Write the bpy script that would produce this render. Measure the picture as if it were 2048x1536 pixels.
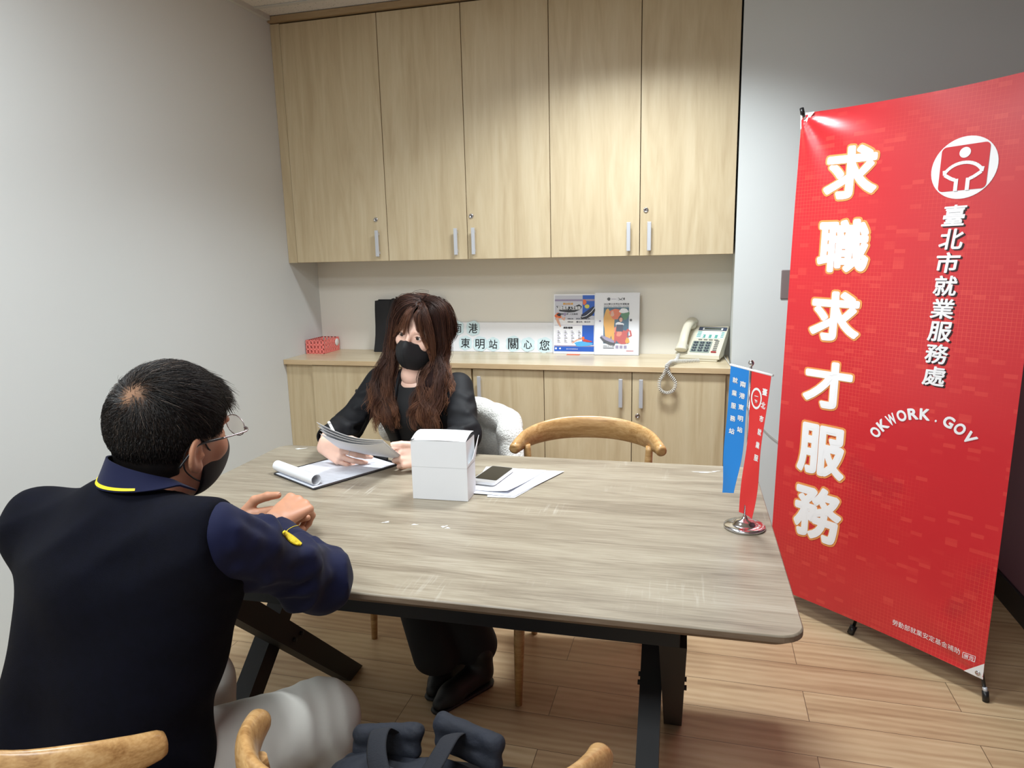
import bpy, bmesh, math, random
import numpy as np
from mathutils import Vector, Matrix, noise
random.seed(7); rng = np.random.default_rng(7)
for o in list(bpy.data.objects): bpy.data.objects.remove(o)
SC = bpy.context.scene
COL = SC.collection

# ------------------------------------------------------------------ camera
cd = bpy.data.cameras.new('camera'); cam = bpy.data.objects.new('camera', cd); COL.objects.link(cam)
cd.sensor_fit = 'HORIZONTAL'; cd.sensor_width = 36; cd.lens = 1397/2048*36; cd.clip_start = .02
CZ = 1.41
Rc = (Matrix.Rotation(.266, 3, 'Z') @ Matrix.Rotation(-.1881, 3, 'X') @ Matrix.Rotation(.0231, 3, 'Y'))
cam.matrix_world = Matrix.Translation((0, 0, CZ)) @ (Rc @ Matrix.Rotation(math.pi/2, 3, 'X')).to_4x4()
SC.camera = cam
cR, cF, cU = Rc.col[0].copy(), Rc.col[1].copy(), Rc.col[2].copy()   # the photographer's right, forward, up

# ------------------------------------------------------------------ world, lights, exposure
w = bpy.data.worlds.new('world'); SC.world = w; w.use_nodes = True
w.node_tree.nodes['Background'].inputs[0].default_value = (.8, .85, .9, 1)
w.node_tree.nodes['Background'].inputs[1].default_value = .15
def area(name, loc, sx, sy, watts, rot=(0, 0, 0), col=(.90, .965, 1), spread=math.pi):
    l = bpy.data.lights.new(name, 'AREA'); l.shape = 'RECTANGLE'; l.size = sx; l.size_y = sy; l.energy = watts
    l.color = col; l.spread = spread
    o = bpy.data.objects.new(name, l); COL.objects.link(o); o.location = loc; o.rotation_euler = rot
    return o
CEIL = 2.536
LIGHTS = [(-.30, 2.42, .55, .18, 26, 2.25), (-1.1, 1.0, .58, .58, 25, 3.1), (-.55, -.4, 1.1, .5, 35, 3.1)]
for i, (x, y, sx, sy, e, sp_) in enumerate(LIGHTS):
    area('ceiling_light', (x, y, CEIL-.012), sx, sy, e, spread=sp_)
vs = SC.view_settings
vs.view_transform = 'Standard'; vs.look = 'None'; vs.exposure = .3; vs.gamma = 1; vs.use_curve_mapping = False
SC.cycles.use_denoising = True
SC.cycles.max_bounces = 6; SC.cycles.diffuse_bounces = 4; SC.cycles.use_adaptive_sampling = True; SC.cycles.adaptive_threshold = .02

# ------------------------------------------------------------------ colours and materials
def lin(c): return tuple(((v/255)/12.92 if v/255 <= .04045 else ((v/255+.055)/1.055)**2.4) for v in c)
MATS = {}
def mat(name, rgb, rough=.6, metal=0, bump=0, bscale=200, var=0, vscale=8, spec=.5, sheen=0, sub=0, trans=0, stretch=None, bdist=.001, emit=0, alpha=1):
    if name in MATS: return MATS[name]
    m = bpy.data.materials.new(name); m.use_nodes = True; nt = m.node_tree; b = nt.nodes['Principled BSDF']
    c = lin(rgb); b.inputs['Base Color'].default_value = (*c, 1)
    b.inputs['Roughness'].default_value = rough; b.inputs['Metallic'].default_value = metal
    b.inputs['Specular IOR Level'].default_value = spec
    if sheen: b.inputs['Sheen Weight'].default_value = sheen; b.inputs['Sheen Roughness'].default_value = .5
    if sub: b.inputs['Subsurface Weight'].default_value = sub; b.inputs['Subsurface Radius'].default_value = (.012, .005, .003); b.inputs['Subsurface Scale'].default_value = .5
    if trans: b.inputs['Transmission Weight'].default_value = trans
    if alpha < 1: b.inputs['Alpha'].default_value = alpha
    if emit: b.inputs['Emission Color'].default_value = (1, .98, .95, 1); b.inputs['Emission Strength'].default_value = emit
    tc = nt.nodes.new('ShaderNodeTexCoord'); src = tc.outputs['Object']
    if stretch:
        mp = nt.nodes.new('ShaderNodeMapping'); mp.inputs['Scale'].default_value = stretch
        nt.links.new(src, mp.inputs[0]); src = mp.outputs[0]
    if var:
        n = nt.nodes.new('ShaderNodeTexNoise'); n.inputs['Scale'].default_value = vscale; n.inputs['Detail'].default_value = 5
        nt.links.new(src, n.inputs['Vector'])
        r = nt.nodes.new('ShaderNodeValToRGB'); r.color_ramp.elements[0].position = .3; r.color_ramp.elements[1].position = .7
        r.color_ramp.elements[0].color = (*[v*(1-var) for v in c], 1); r.color_ramp.elements[1].color = (*[min(1, v*(1+var)) for v in c], 1)
        nt.links.new(n.outputs['Fac'], r.inputs[0]); nt.links.new(r.outputs[0], b.inputs['Base Color'])
    if bump:
        n = nt.nodes.new('ShaderNodeTexNoise'); n.inputs['Scale'].default_value = bscale; n.inputs['Detail'].default_value = 4
        nt.links.new(src, n.inputs['Vector'])
        bp = nt.nodes.new('ShaderNodeBump'); bp.inputs['Strength'].default_value = bump; bp.inputs['Distance'].default_value = bdist
        nt.links.new(n.outputs['Fac'], bp.inputs['Height']); nt.links.new(bp.outputs[0], b.inputs['Normal'])
    MATS[name] = m; return m

def wood(name, cols, scale, stretch, rough=.45, bump=.1, distort=1.5, fine=.35, pos=(.3, .5, .7), figure=True):
    """grain: stretched noise through a three colour ramp plus fine pores"""
    m = bpy.data.materials.new(name); m.use_nodes = True; nt = m.node_tree; N = nt.nodes; L = nt.links; b = N['Principled BSDF']
    tc = N.new('ShaderNodeTexCoord'); mp = N.new('ShaderNodeMapping'); mp.inputs['Scale'].default_value = stretch; L.new(tc.outputs['Object'], mp.inputs[0])
    oi = N.new('ShaderNodeObjectInfo'); ad = N.new('ShaderNodeVectorMath'); ad.operation = 'ADD'
    L.new(mp.outputs[0], ad.inputs[0]); cmb = N.new('ShaderNodeCombineXYZ'); ml = N.new('ShaderNodeMath'); ml.operation = 'MULTIPLY'; ml.inputs[1].default_value = 7
    L.new(oi.outputs['Random'], ml.inputs[0]); L.new(ml.outputs[0], cmb.inputs[0]); L.new(ml.outputs[0], cmb.inputs[2]); L.new(cmb.outputs[0], ad.inputs[1])
    n1 = N.new('ShaderNodeTexNoise'); n1.inputs['Scale'].default_value = scale; n1.inputs['Detail'].default_value = 6; n1.inputs['Distortion'].default_value = distort
    L.new(ad.outputs[0], n1.inputs['Vector'])
    n2 = N.new('ShaderNodeTexNoise'); n2.inputs['Scale'].default_value = scale*9; n2.inputs['Detail'].default_value = 3
    L.new(ad.outputs[0], n2.inputs['Vector'])
    mx = N.new('ShaderNodeMix'); mx.inputs[0].default_value = fine
    L.new(n1.outputs['Fac'], mx.inputs[2]); L.new(n2.outputs['Fac'], mx.inputs[3])
    r = N.new('ShaderNodeValToRGB'); cr = r.color_ramp
    while len(cr.elements) < len(cols): cr.elements.new(.5)
    for e, c, p in zip(cr.elements, cols, pos): e.position = p; e.color = (*lin(c), 1)
    L.new(mx.outputs[0], r.inputs[0]); L.new(r.outputs[0], b.inputs['Base Color'])
    b.inputs['Roughness'].default_value = rough
    bp = N.new('ShaderNodeBump'); bp.inputs['Strength'].default_value = bump; bp.inputs['Distance'].default_value = .0006
    L.new(n2.outputs['Fac'], bp.inputs['Height']); L.new(bp.outputs[0], b.inputs['Normal'])
    MATS[name] = m; return m

# ------------------------------------------------------------------ mesh builder
class G:
    def __init__(s): s.v = []; s.f = []; s.m = []; s.mats = []; s.smooth = []; s.attr = None
    def mi(s, m):
        if m not in s.mats: s.mats.append(m)
        return s.mats.index(m)
    def add(s, vs, fs, m, smooth=False):
        b = len(s.v); i = s.mi(m); s.v.extend([tuple(v) for v in vs])
        for f in fs: s.f.append([b+k for k in f]); s.m.append(i); s.smooth.append(smooth)
        return s
    def box(s, lo, hi, m, bev=0, M=None, seg=2):
        bm = bmesh.new(); bmesh.ops.create_cube(bm, size=1)
        lo = Vector(lo); hi = Vector(hi)
        for v in bm.verts: v.co = Vector([(lo[i]+hi[i])/2+v.co[i]*(hi[i]-lo[i]) for i in range(3)])
        if bev: bmesh.ops.bevel(bm, geom=bm.edges[:], offset=bev, segments=seg, profile=.5, affect='EDGES')
        if M is not None: bm.transform(M)
        bm.verts.index_update(); s.add([v.co[:] for v in bm.verts], [[v.index for v in f.verts] for f in bm.faces], m, False); bm.free(); return s
    def tube(s, pts, rad, m, n=12, caps=True, flat=1.0, up=None, closed=False):
        """swept tube; flat squashes it across its second axis; up steers that axis"""
        pts = [Vector(p) for p in pts]; k = len(pts); rad = rad if isinstance(rad, (list, tuple, np.ndarray)) else [rad]*k
        flat = flat if isinstance(flat, (list, tuple)) else [flat]*k
        T = [(pts[(i+1) % k if closed else min(i+1, k-1)]-pts[(i-1) if (i or closed) else 0]).normalized() for i in range(k)]
        u = Vector(up) if up is not None else (Vector((0, 0, 1)) if abs(T[0].z) < .9 else Vector((1, 0, 0)))
        V = []; a = (u-T[0]*u.dot(T[0])).normalized()
        for i in range(k):
            if up is not None: a = Vector(up)
            a = (a-T[i]*a.dot(T[i])).normalized(); c = T[i].cross(a)
            for j in range(n):
                t = 2*math.pi*j/n; V.append(pts[i]+a*(rad[i]*math.cos(t))+c*(rad[i]*flat[i]*math.sin(t)))
        F = []
        for i in range(k if closed else k-1):
            for j in range(n):
                F.append([i*n+j, i*n+(j+1) % n, ((i+1) % k)*n+(j+1) % n, ((i+1) % k)*n+j])
        s.add(V, F, m, True)
        if caps and not closed:
            b = len(s.v)-len(V)
            s.f.append([b+j for j in range(n)][::-1]); s.m.append(s.mi(m)); s.smooth.append(False)
            s.f.append([b+(k-1)*n+j for j in range(n)]); s.m.append(s.mi(m)); s.smooth.append(False)
        return s
    def lathe(s, prof, m, c=(0, 0, 0), n=32, M=None):
        V = []; F = []
        for r, z in prof:
            for j in range(n): t = 2*math.pi*j/n; V.append(Vector((r*math.cos(t), r*math.sin(t), z)))
        for i in range(len(prof)-1):
            for j in range(n): F.append([i*n+j, i*n+(j+1) % n, (i+1)*n+(j+1) % n, (i+1)*n+j])
        M = M or Matrix.Identity(4)
        V = [M @ v+Vector(c) for v in V]
        s.add(V, F, m, True); return s
    def disc(s, c, r, m, nrm=(0, 0, 1), n=24, t=0):
        q = Vector(nrm).normalized().to_track_quat('Z', 'Y'); c = Vector(c)
        V = [c+q @ Vector((r*math.cos(2*math.pi*j/n), r*math.sin(2*math.pi*j/n), 0)) for j in range(n)]
        s.add(V, [list(range(n))], m); return s
    def prism(s, poly, fr, m, z0=0, z1=.001, side=None):
        """poly: 2D outline in frame fr=(O,ux,uy,n), from z0 to z1 along n"""
        O, ux, uy, nn = [Vector(a) for a in fr]; k = len(poly)
        A = [O+ux*x+uy*y+nn*z0 for x, y in poly]; B = [O+ux*x+uy*y+nn*z1 for x, y in poly]
        s.add(A+B, [list(range(k))[::-1], [k+j for j in range(k)]], m)
        s.add(A+B, [[j, (j+1) % k, k+(j+1) % k, k+j] for j in range(k)], side or m); return s
    def quad2(s, x0, y0, x1, y1, fr, m, z=.001):
        O, ux, uy, nn = [Vector(a) for a in fr]
        s.add([O+ux*x+uy*y+nn*z for x, y in ((x0, y0), (x1, y0), (x1, y1), (x0, y1))], [[0, 1, 2, 3]], m); return s
    def poly2(s, poly, fr, m, z=.001):
        O, ux, uy, nn = [Vector(a) for a in fr]
        s.add([O+ux*x+uy*y+nn*z for x, y in poly], [list(range(len(poly)))], m); return s
    def text(s, body, cx, cy, w, h, fr, m, z=.002, bold=0, keep=False, ital=0, rot=0, f=None, th=0):
        """lettering fitted to a w x h box centred at cx,cy of the frame"""
        V, F = glyph(body, bold); lev = V[:, 2:]; V = V[:, :2].copy()
        V[:, 0] += V[:, 1]*ital
        lo, hi = V.min(0), V.max(0); d = np.maximum(hi-lo, 1e-6); sc = np.array([w, h])/d
        if keep: sc[:] = min(sc)
        if h == 0: sc[:] = w/d[0]
        if w == 0: sc[:] = h/d[1]
        V = (V-(lo+hi)/2)*sc
        if rot: c, q = math.cos(rot), math.sin(rot); V = V @ np.array([[c, q], [-q, c]])
        V = V+np.array([cx, cy]); O, ux, uy, nn = [np.array(a, float) for a in fr]
        if f is not None: O3 = np.array([f(x, y) for x, y in V])
        else: O3 = O+V[:, :1]*ux+V[:, 1:]*uy
        s.add((O3+nn*(z+lev)).tolist(), F, m); return s
    def sheet(s, fn, nu, nv, m, thick=0):
        """grid surface from fn(u,v); thick gives it a back face"""
        P = [Vector(fn(i/nu, j/nv)) for j in range(nv+1) for i in range(nu+1)]; W = nu+1
        F = [[j*W+i, j*W+i+1, (j+1)*W+i+1, (j+1)*W+i] for j in range(nv) for i in range(nu)]
        if not thick: s.add(P, F, m, True); return s
        Nn = [Vector((0, 0, 0)) for _ in P]
        for f in F:
            n = (P[f[1]]-P[f[0]]).cross(P[f[3]]-P[f[0]])
            if n.length < 1e-12: n = (P[f[2]]-P[f[1]]).cross(P[f[3]]-P[f[2]])
            for i in f: Nn[i] += n
        Q = [p-n.normalized()*thick for p, n in zip(P, Nn)]; k = len(P)
        s.add(P+Q, F+[[k+i for i in f][::-1] for f in F], m, True)
        edge = [i for i in range(W)]+[j*W+nu for j in range(1, nv+1)]+[nv*W+i for i in range(nu-1, -1, -1)]+[j*W for j in range(nv-1, 0, -1)]
        e = len(edge); B = [P[i] for i in edge]+[Q[i] for i in edge]
        s.add(B, [[(i+1) % e, i, e+i, e+(i+1) % e] for i in range(e)], m); return s

_gl = {}
def glyph(body, bold):
    """outline of the lettering; bold thickens every stroke by a round-nibbed border"""
    k = (body, round(bold, 4))
    if k not in _gl:
        c = bpy.data.curves.new('lettering', 'FONT'); c.body = body; c.resolution_u = 4
        o = bpy.data.objects.new('lettering', c); COL.objects.link(o); bpy.context.view_layer.update()
        me = bpy.data.meshes.new_from_object(o.evaluated_get(bpy.context.evaluated_depsgraph_get()))
        V = [(v.co[0], v.co[1], 0.) for v in me.vertices]; F = [list(p.vertices) for p in me.polygons]
        bpy.data.meshes.remove(me); bpy.data.objects.remove(o); bpy.data.curves.remove(c)
        if bold:
            cnt = {}
            for f in F:
                for a, b in zip(f, f[1:]+f[:1]):
                    e = (min(a, b), max(a, b)); cnt[e] = cnt.get(e, 0)+1
            ed = [e for e, n in cnt.items() if n == 1]; seen = set()
            for a, b in ed:
                p, q = np.array(V[a]), np.array(V[b]); d = (q-p)[:2]; p = p[:2]; q = q[:2]; L = np.hypot(*d)
                if L < 1e-6: continue
                n = np.array([-d[1], d[0]])/L*bold; i = len(V); lv = -(2+len(F) % 23)*1.6e-5; V += [(*w_, lv) for w_ in (p-n, q-n, q+n, p+n)]; F.append([i, i+1, i+2, i+3])
                for v in (a, b):
                    if v not in seen:
                        seen.add(v); i = len(V); V += [(V[v][0]+bold*math.cos(t), V[v][1]+bold*math.sin(t), -(26+len(F) % 19)*1.6e-5) for t in [2*math.pi*m/8 for m in range(8)]]; F.append(list(range(i, i+8)))
        _gl[k] = (np.array(V), F)
    return _gl[k]

def root(name, loc, label, cat, rz=0, group=None):
    o = bpy.data.objects.new(name, None); o.empty_display_size = .1; COL.objects.link(o)
    o.location = loc; o.rotation_euler = (0, 0, rz); o['label'] = label; o['category'] = cat
    if group: o['group'] = group
    return o
def rootM(p):
    M = Matrix.LocRotScale(p.location, p.rotation_euler, p.scale)
    return (rootM(p.parent) @ M) if p.parent else M
def build(name, g, parent=None, label=None, cat=None, kind=None, group=None, local=False, origin=None, auto=35):
    """g (world coordinates unless local) becomes ONE mesh object"""
    me = bpy.data.meshes.new(name)
    V = np.array(g.v, float)
    o = bpy.data.objects.new(name, me)
    if parent is not None and not local:
        Mi = np.array(rootM(parent).inverted()); V = V @ Mi[:3, :3].T+Mi[:3, 3]
    elif parent is None and origin is not None:
        V = V-np.array(origin); o.location = origin
    me.from_pydata(V.tolist(), [], g.f)
    for m in g.mats: me.materials.append(m)
    me.polygons.foreach_set('material_index', g.m); me.polygons.foreach_set('use_smooth', g.smooth)
    if g.attr is not None:
        a = me.attributes.new('shade', 'FLOAT', 'POINT'); a.data.foreach_set('value', g.attr)
    me.update(); me.validate()
    COL.objects.link(o)
    if parent is not None: o.parent = parent
    if label: o['label'] = label
    if cat: o['category'] = cat
    if kind: o['kind'] = kind
    if group: o['group'] = group
    return o
def copy_tree(src, name=None):
    r = src.copy(); COL.objects.link(r)
    for ch in list(src.children):
        c = ch.copy(); COL.objects.link(c); c.parent = r
        for g2 in list(ch.children):
            d = g2.copy(); COL.objects.link(d); d.parent = c
    return r
def rrect(x0, y0, x1, y1, r, n=6):
    P = []
    for cx, cy, a in ((x1-r, y1-r, 0), (x0+r, y1-r, 90), (x0+r, y0+r, 180), (x1-r, y0+r, 270)):
        for k in range(n+1): t = math.radians(a+90*k/n); P.append((cx+r*math.cos(t), cy+r*math.sin(t)))
    return P
def spline(P, n, closed=False):
    """Catmull-Rom through P"""
    P = [np.array(p, float) for p in P]; k = len(P); out = []
    for i in range(k-1):
        a, b, c, d = P[max(i-1, 0)], P[i], P[i+1], P[min(i+2, k-1)]
        for j in range(n):
            t = j/n; out.append(.5*((2*b)+(-a+c)*t+(2*a-5*b+4*c-d)*t*t+(-a+3*b-3*c+d)*t**3))
    out.append(P[-1]); return out
# ------------------------------------------------------------------ materials of the room
wall_m = mat('painted_wall', (211, 215, 214), .75, bump=.08, bscale=90, bdist=.0008, var=.02, vscale=1.5)
niche_m = mat('niche_wall', (224, 220, 210), .7)
plum_m = mat('plum_wall', (108, 74, 88), .6)
black_base = mat('black_baseboard', (22, 20, 22), .45)
lam = wood('maple_laminate', [(184, 164, 130), (197, 179, 145), (206, 190, 158)], 7, (1.6, 1.6, .16), .42, .05, 2.2, .22)
lam_edge = wood('maple_edge', [(176, 150, 112), (196, 170, 132), (208, 184, 148)], 7, (.2, 1.5, 1.5), .45, .05, 1, .25)
lam_top = wood('maple_top', [(192, 174, 142), (207, 191, 160), (220, 206, 178)], 6, (.2, 1.4, 1.4), .3, .04, 1.6, .2)
cornice_m = wood('cornice_wood', [(140, 116, 86), (160, 135, 100), (174, 150, 114)], 7, (.2, 1.5, 1.5), .5, .05, 1, .25)
alu = mat('brushed_aluminium', (196, 198, 203), .35, .35)
chrome = mat('chrome', (205, 205, 208), .12, 1)
gap_m = mat('dark_gap', (28, 22, 17), .8)
white_pl = mat('white_plastic', (232, 232, 230), .4)

def floor_material():
    m = bpy.data.materials.new('oak_floor'); m.use_nodes = True; nt = m.node_tree; N = nt.nodes; L = nt.links; b = N['Principled BSDF']
    tc = N.new('ShaderNodeTexCoord'); mp = N.new('ShaderNodeMapping'); mp.inputs['Location'].default_value = (.42, .095, 0)
    L.new(tc.outputs['Object'], mp.inputs[0])
    br = N.new('ShaderNodeTexBrick'); br.offset = .37; br.inputs['Scale'].default_value = 1; br.inputs['Brick Width'].default_value = 1.22
    br.inputs['Row Height'].default_value = .152; br.inputs['Mortar Size'].default_value = .0009; br.inputs['Mortar Smooth'].default_value = 0
    br.inputs['Color1'].default_value = (0, 0, 0, 1); br.inputs['Color2'].default_value = (1, 1, 1, 1); br.inputs['Mortar'].default_value = (.5, .5, .5, 1)
    L.new(mp.outputs[0], br.inputs['Vector'])
    off = N.new('ShaderNodeVectorMath'); off.operation = 'MULTIPLY_ADD'; L.new(br.outputs['Color'], off.inputs[0]); off.inputs[1].default_value = (9, 5, 3)
    st = N.new('ShaderNodeMapping'); st.inputs['Scale'].default_value = (.55, 4.2, 1); L.new(tc.outputs['Object'], st.inputs[0]); L.new(st.outputs[0], off.inputs[2])
    n1 = N.new('ShaderNodeTexNoise'); n1.inputs['Scale'].default_value = 1.7; n1.inputs['Detail'].default_value = 7; n1.inputs['Distortion'].default_value = 1.6; n1.inputs['Roughness'].default_value = .55
    L.new(off.outputs[0], n1.inputs['Vector'])
    wv = N.new('ShaderNodeTexWave'); wv.bands_direction = 'Y'; wv.inputs['Scale'].default_value = 2.4; wv.inputs['Distortion'].default_value = 7; wv.inputs['Detail'].default_value = 3; wv.inputs['Detail Scale'].default_value = .7
    L.new(off.outputs[0], wv.inputs['Vector'])
    n2 = N.new('ShaderNodeTexNoise'); n2.inputs['Scale'].default_value = 22; n2.inputs['Detail'].default_value = 3; L.new(off.outputs[0], n2.inputs['Vector'])
    a = N.new('ShaderNodeMix'); a.inputs[0].default_value = .14; L.new(n1.outputs['Fac'], a.inputs[2]); L.new(wv.outputs['Fac'], a.inputs[3])
    c = N.new('ShaderNodeMix'); c.inputs[0].default_value = .18; L.new(a.outputs[0], c.inputs[2]); L.new(n2.outputs['Fac'], c.inputs[3])
    r = N.new('ShaderNodeValToRGB'); cr = r.color_ramp; cr.elements.new(.5); cr.elements.new(.6)
    for e, p, q in zip(cr.elements, (.3, .44, .56, .72), ((158, 130, 98), (180, 153, 119), (194, 169, 134), (206, 184, 151))): e.position = p; e.color = (*lin(q), 1)
    L.new(c.outputs[0], r.inputs[0])
    tint = N.new('ShaderNodeMix'); tint.data_type = 'RGBA'; tint.blend_type = 'MULTIPLY'; tint.inputs[0].default_value = .6
    tr = N.new('ShaderNodeValToRGB'); tr.color_ramp.elements[0].color = (.86, .79, .75, 1); tr.color_ramp.elements[1].color = (1, 1, .96, 1)
    L.new(br.outputs['Color'], tr.inputs[0]); L.new(r.outputs[0], tint.inputs[6]); L.new(tr.outputs[0], tint.inputs[7])
    sm = N.new('ShaderNodeMix'); sm.data_type = 'RGBA'; sm.inputs[7].default_value = (*lin((78, 56, 40)), 1)
    L.new(br.outputs['Fac'], sm.inputs[0]); L.new(tint.outputs[2], sm.inputs[6]); L.new(sm.outputs[2], b.inputs['Base Color'])
    b.inputs['Roughness'].default_value = .42
    bp = N.new('ShaderNodeBump'); bp.inputs['Strength'].default_value = .12; bp.inputs['Distance'].default_value = .0008; L.new(n2.outputs['Fac'], bp.inputs['Height']); L.new(bp.outputs[0], b.inputs['Normal'])
    return m
def ceiling_material():
    m = bpy.data.materials.new('acoustic_tile'); m.use_nodes = True; nt = m.node_tree; N = nt.nodes; L = nt.links; b = N['Principled BSDF']
    tc = N.new('ShaderNodeTexCoord'); vo = N.new('ShaderNodeTexNoise'); vo.inputs['Scale'].default_value = 130; vo.inputs['Detail'].default_value = 2; L.new(tc.outputs['Object'], vo.inputs['Vector'])
    r = N.new('ShaderNodeValToRGB'); r.color_ramp.elements[0].position = .28; r.color_ramp.elements[1].position = .38
    r.color_ramp.elements[0].color = (*lin((150, 145, 138)), 1); r.color_ramp.elements[1].color = (*lin((216, 212, 204)), 1)
    L.new(vo.outputs['Fac'], r.inputs[0]); L.new(r.outputs[0], b.inputs['Base Color']); b.inputs['Roughness'].default_value = .9
    return m
XL, XR, W, YN, YU, YC, Y0 = -2.036, .131, 1.19, 3.473, 3.195, 3.077, -1.3

def struct(name, lo, hi, m, **k):
    g = G(); g.box(lo, hi, m, **k); return build(name, g, kind='structure')
struct('floor', (XL-.1, Y0-.1, -.06), (W+.1, 3.7, 0), floor_material())
struct('ceiling', (XL-.1, Y0-.1, CEIL), (W+.1, 3.7, CEIL+.06), ceiling_material())
struct('wall_left', (XL-.1, Y0, 0), (XL, 3.7, CEIL), wall_m)
struct('wall_right', (W, Y0, 0), (W+.1, 3.7, CEIL), plum_m)
struct('wall_near', (XL-.1, Y0-.1, 0), (W+.1, Y0, CEIL), wall_m)
struct('wall_far', (XL, YN, 0), (XR+.005, 3.7, CEIL), niche_m)
struct('wall_back', (XR+.005, YU, 0), (W, 3.7, CEIL), wall_m)
g = G(); g.box((W-.012, Y0, 0), (W, YU-.012, .105), black_base, bev=.002); build('baseboard_right', g, kind='structure')
g = G(); g.box((XR+.02, YU-.012, 0), (W, YU, .105), black_base, bev=.002); build('baseboard_back', g, kind='structure')
bar = mat('ceiling_grid_paint', (196, 196, 190), .5)
g = G()
for x in (-1.31, -.7, -.09, .52, 1.13): g.box((x-.012, Y0, CEIL-.004), (x+.012, YU-.03, CEIL), bar)
for y in (-.6, .01, .62, 1.23, 1.84, 2.45, 3.06): g.box((XL, y-.012, CEIL-.005), (W, y+.012, CEIL-.001), bar)
g.box((XL, Y0, CEIL-.022), (XL+.02, YU-.02, CEIL), bar)
build('trim_1', g, kind='structure')

# ------------------------------------------------------------------ cabinets
def handle(parent, x, z0, z1, y):
    g = G(); g.box((x-.0085, y-.028, z0), (x+.0085, y-.019, z1), alu, bev=.0015)
    for z in (z0+.018, z1-.018): g.box((x-.004, y-.02, z-.006), (x+.004, y+.001, z+.006), alu)
    build('handle', g, parent)
def lock(parent, x, z, y):
    g = G(); M = Matrix.Translation((x, y, z)) @ Matrix.Rotation(math.pi/2, 4, 'X')
    g.lathe([(.0115, -.001), (.0115, .002), (.0095, .0045), (.0065, .005), (.006, .003), (.0, .0032)], chrome, n=20, M=M)
    g.box((x-.0007, y-.0042, z-.003), (x+.0007, y-.003, z+.003), gap_m)
    build('lock', g, parent)
def cabinet(name, label, x0, x1, z0, z1, yf, yb, doors, hz, lz, top=None):
    r = root(name, ((x0+x1)/2, yb, z0), label, 'cabinet', group=None)
    g = G(); t = .018; y = yf+.02
    g.box((x0, y, z0), (x0+t, yb, z1), lam); g.box((x1-t, y, z0), (x1, yb, z1), lam)
    g.box((x0+t, y, z0), (x1-t, yb, z0+t), lam); g.box((x0+t, y, z1-t), (x1-t, yb, z1), lam); g.box((x0+t, yb-.008, z0+t), (x1-t, yb, z1-t), lam)
    g.box((x0+t, y+.02, (z0+z1)/2), (x1-t, yb-.01, (z0+z1)/2+t), lam)
    build('carcass', g, r)
    for a, b, hx, lx in doors:
        g = G(); g.box((a+.0016, yf, z0+(.001 if hz[0] > 1 else .08)), (b-.0016, yf+.018, z1-.004), lam, bev=.0008, seg=1)
        d = build('door', g, r)
        if hx is not None: handle(d, hx, hz[0], hz[1], yf)
        if lx is not None: lock(d, lx, lz, yf)
    return r
ub, ut = 1.3757, 2.503
d = [-1.9845, -1.4791, -1.0717, -.6713, -.2702, XR-.002]
yb = YN-.003
cabinet('wall_cabinet', 'pale maple wall cabinet with one door, nearest the left wall', d[0], d[1], ub, ut, YU, yb, [(d[0], d[1], -1.527, -1.537)], (1.398, 1.523), 1.574)
cabinet('wall_cabinet', 'pale maple wall cabinet with two doors, above the woman and white lettering board', d[1], d[3], ub, ut, YU, yb, [(d[1], d[2], -1.123, None), (d[2], d[3], -1.036, -1.049)], (1.398, 1.521), 1.575)
cabinet('wall_cabinet', 'pale maple wall cabinet with two doors, above the posters and telephone', d[3], d[5], ub, ut, YU, yb, [(d[3], d[4], -.3165, None), (d[4], d[5], -.227, -.244)], (1.398, 1.522), 1.573)
YD = YC+.015
e = [-1.887, -1.456, -1.034, -.69, -.288, .113]
lb, lt = .0, .8715
cabinet('base_cabinet', 'low maple base cabinet behind the woman, nearest the left wall', e[0], e[2], lb, lt, YD, yb, [(e[0], e[1], -1.50, None), (e[1], e[2]-.006, -1.41, None)], (.714, .837), .67)
cabinet('base_cabinet', 'narrow low maple base cabinet door unit behind the white fleece jacket', e[2], e[3], lb, lt, YD, yb, [(e[2], e[3], -.997, None)], (.714, .837), .67)
cabinet('base_cabinet', 'low maple base cabinet with two doors behind the empty chair, under the telephone', e[3], XR, lb, lt, YD, yb, [(e[3], e[4], -.336, None), (e[4], e[5], -.246, -.262)], (.711, .84), .67)
g = G(); g.box((XL+.001, YU+.003, ub), (d[0]-.001, YU+.02, ut), lam); g.box((XL+.001, YU+.02, ub), (XL+.02, yb, ut), lam); build('trim_2', g, kind='structure')
g = G(); g.box((XL+.001, YD+.006, 0), (e[0]-.001, YD+.024, lt), lam); build('trim_3', g, kind='structure')
g = G(); g.box((XL+.001, YU-.016, ut+.003), (XR, YU+.05, CEIL-.003), cornice_m, bev=.001); build('trim_4', g, kind='structure')
g = G(); g.box((XL+.001, YC, .8722), (XR, YN-.001, .8962), lam_top, bev=.0012)
# front edge band in the warmer tone
g.box((XL+.002, YC-.0012, .8727), (XR-.001, YC, .8955), lam_edge)
build('countertop', g, label='long pale maple countertop running along the base cabinets', cat='countertop')
# stainless blank switch plate on the back wall
g = G(); st = mat('stainless', (140, 127, 125), .35, .25)
g.box((.326, YU-.005, 1.182), (.404, YU, 1.305), st, bev=.003)
for z in (1.206, 1.281): g.lathe([(0, .0012), (.003, .001), (.0035, 0)], chrome, M=Matrix.Translation((.365, YU-.005, z)) @ Matrix.Rotation(math.pi/2, 4, 'X'), n=12)
build('switch_plate', g, label='blank stainless steel plate on the back wall beside the red banner', cat='wall plate', origin=(.365, YU, 1.243))
ZC = .8962
paper = mat('white_paper', (236, 238, 243), .6)
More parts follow.
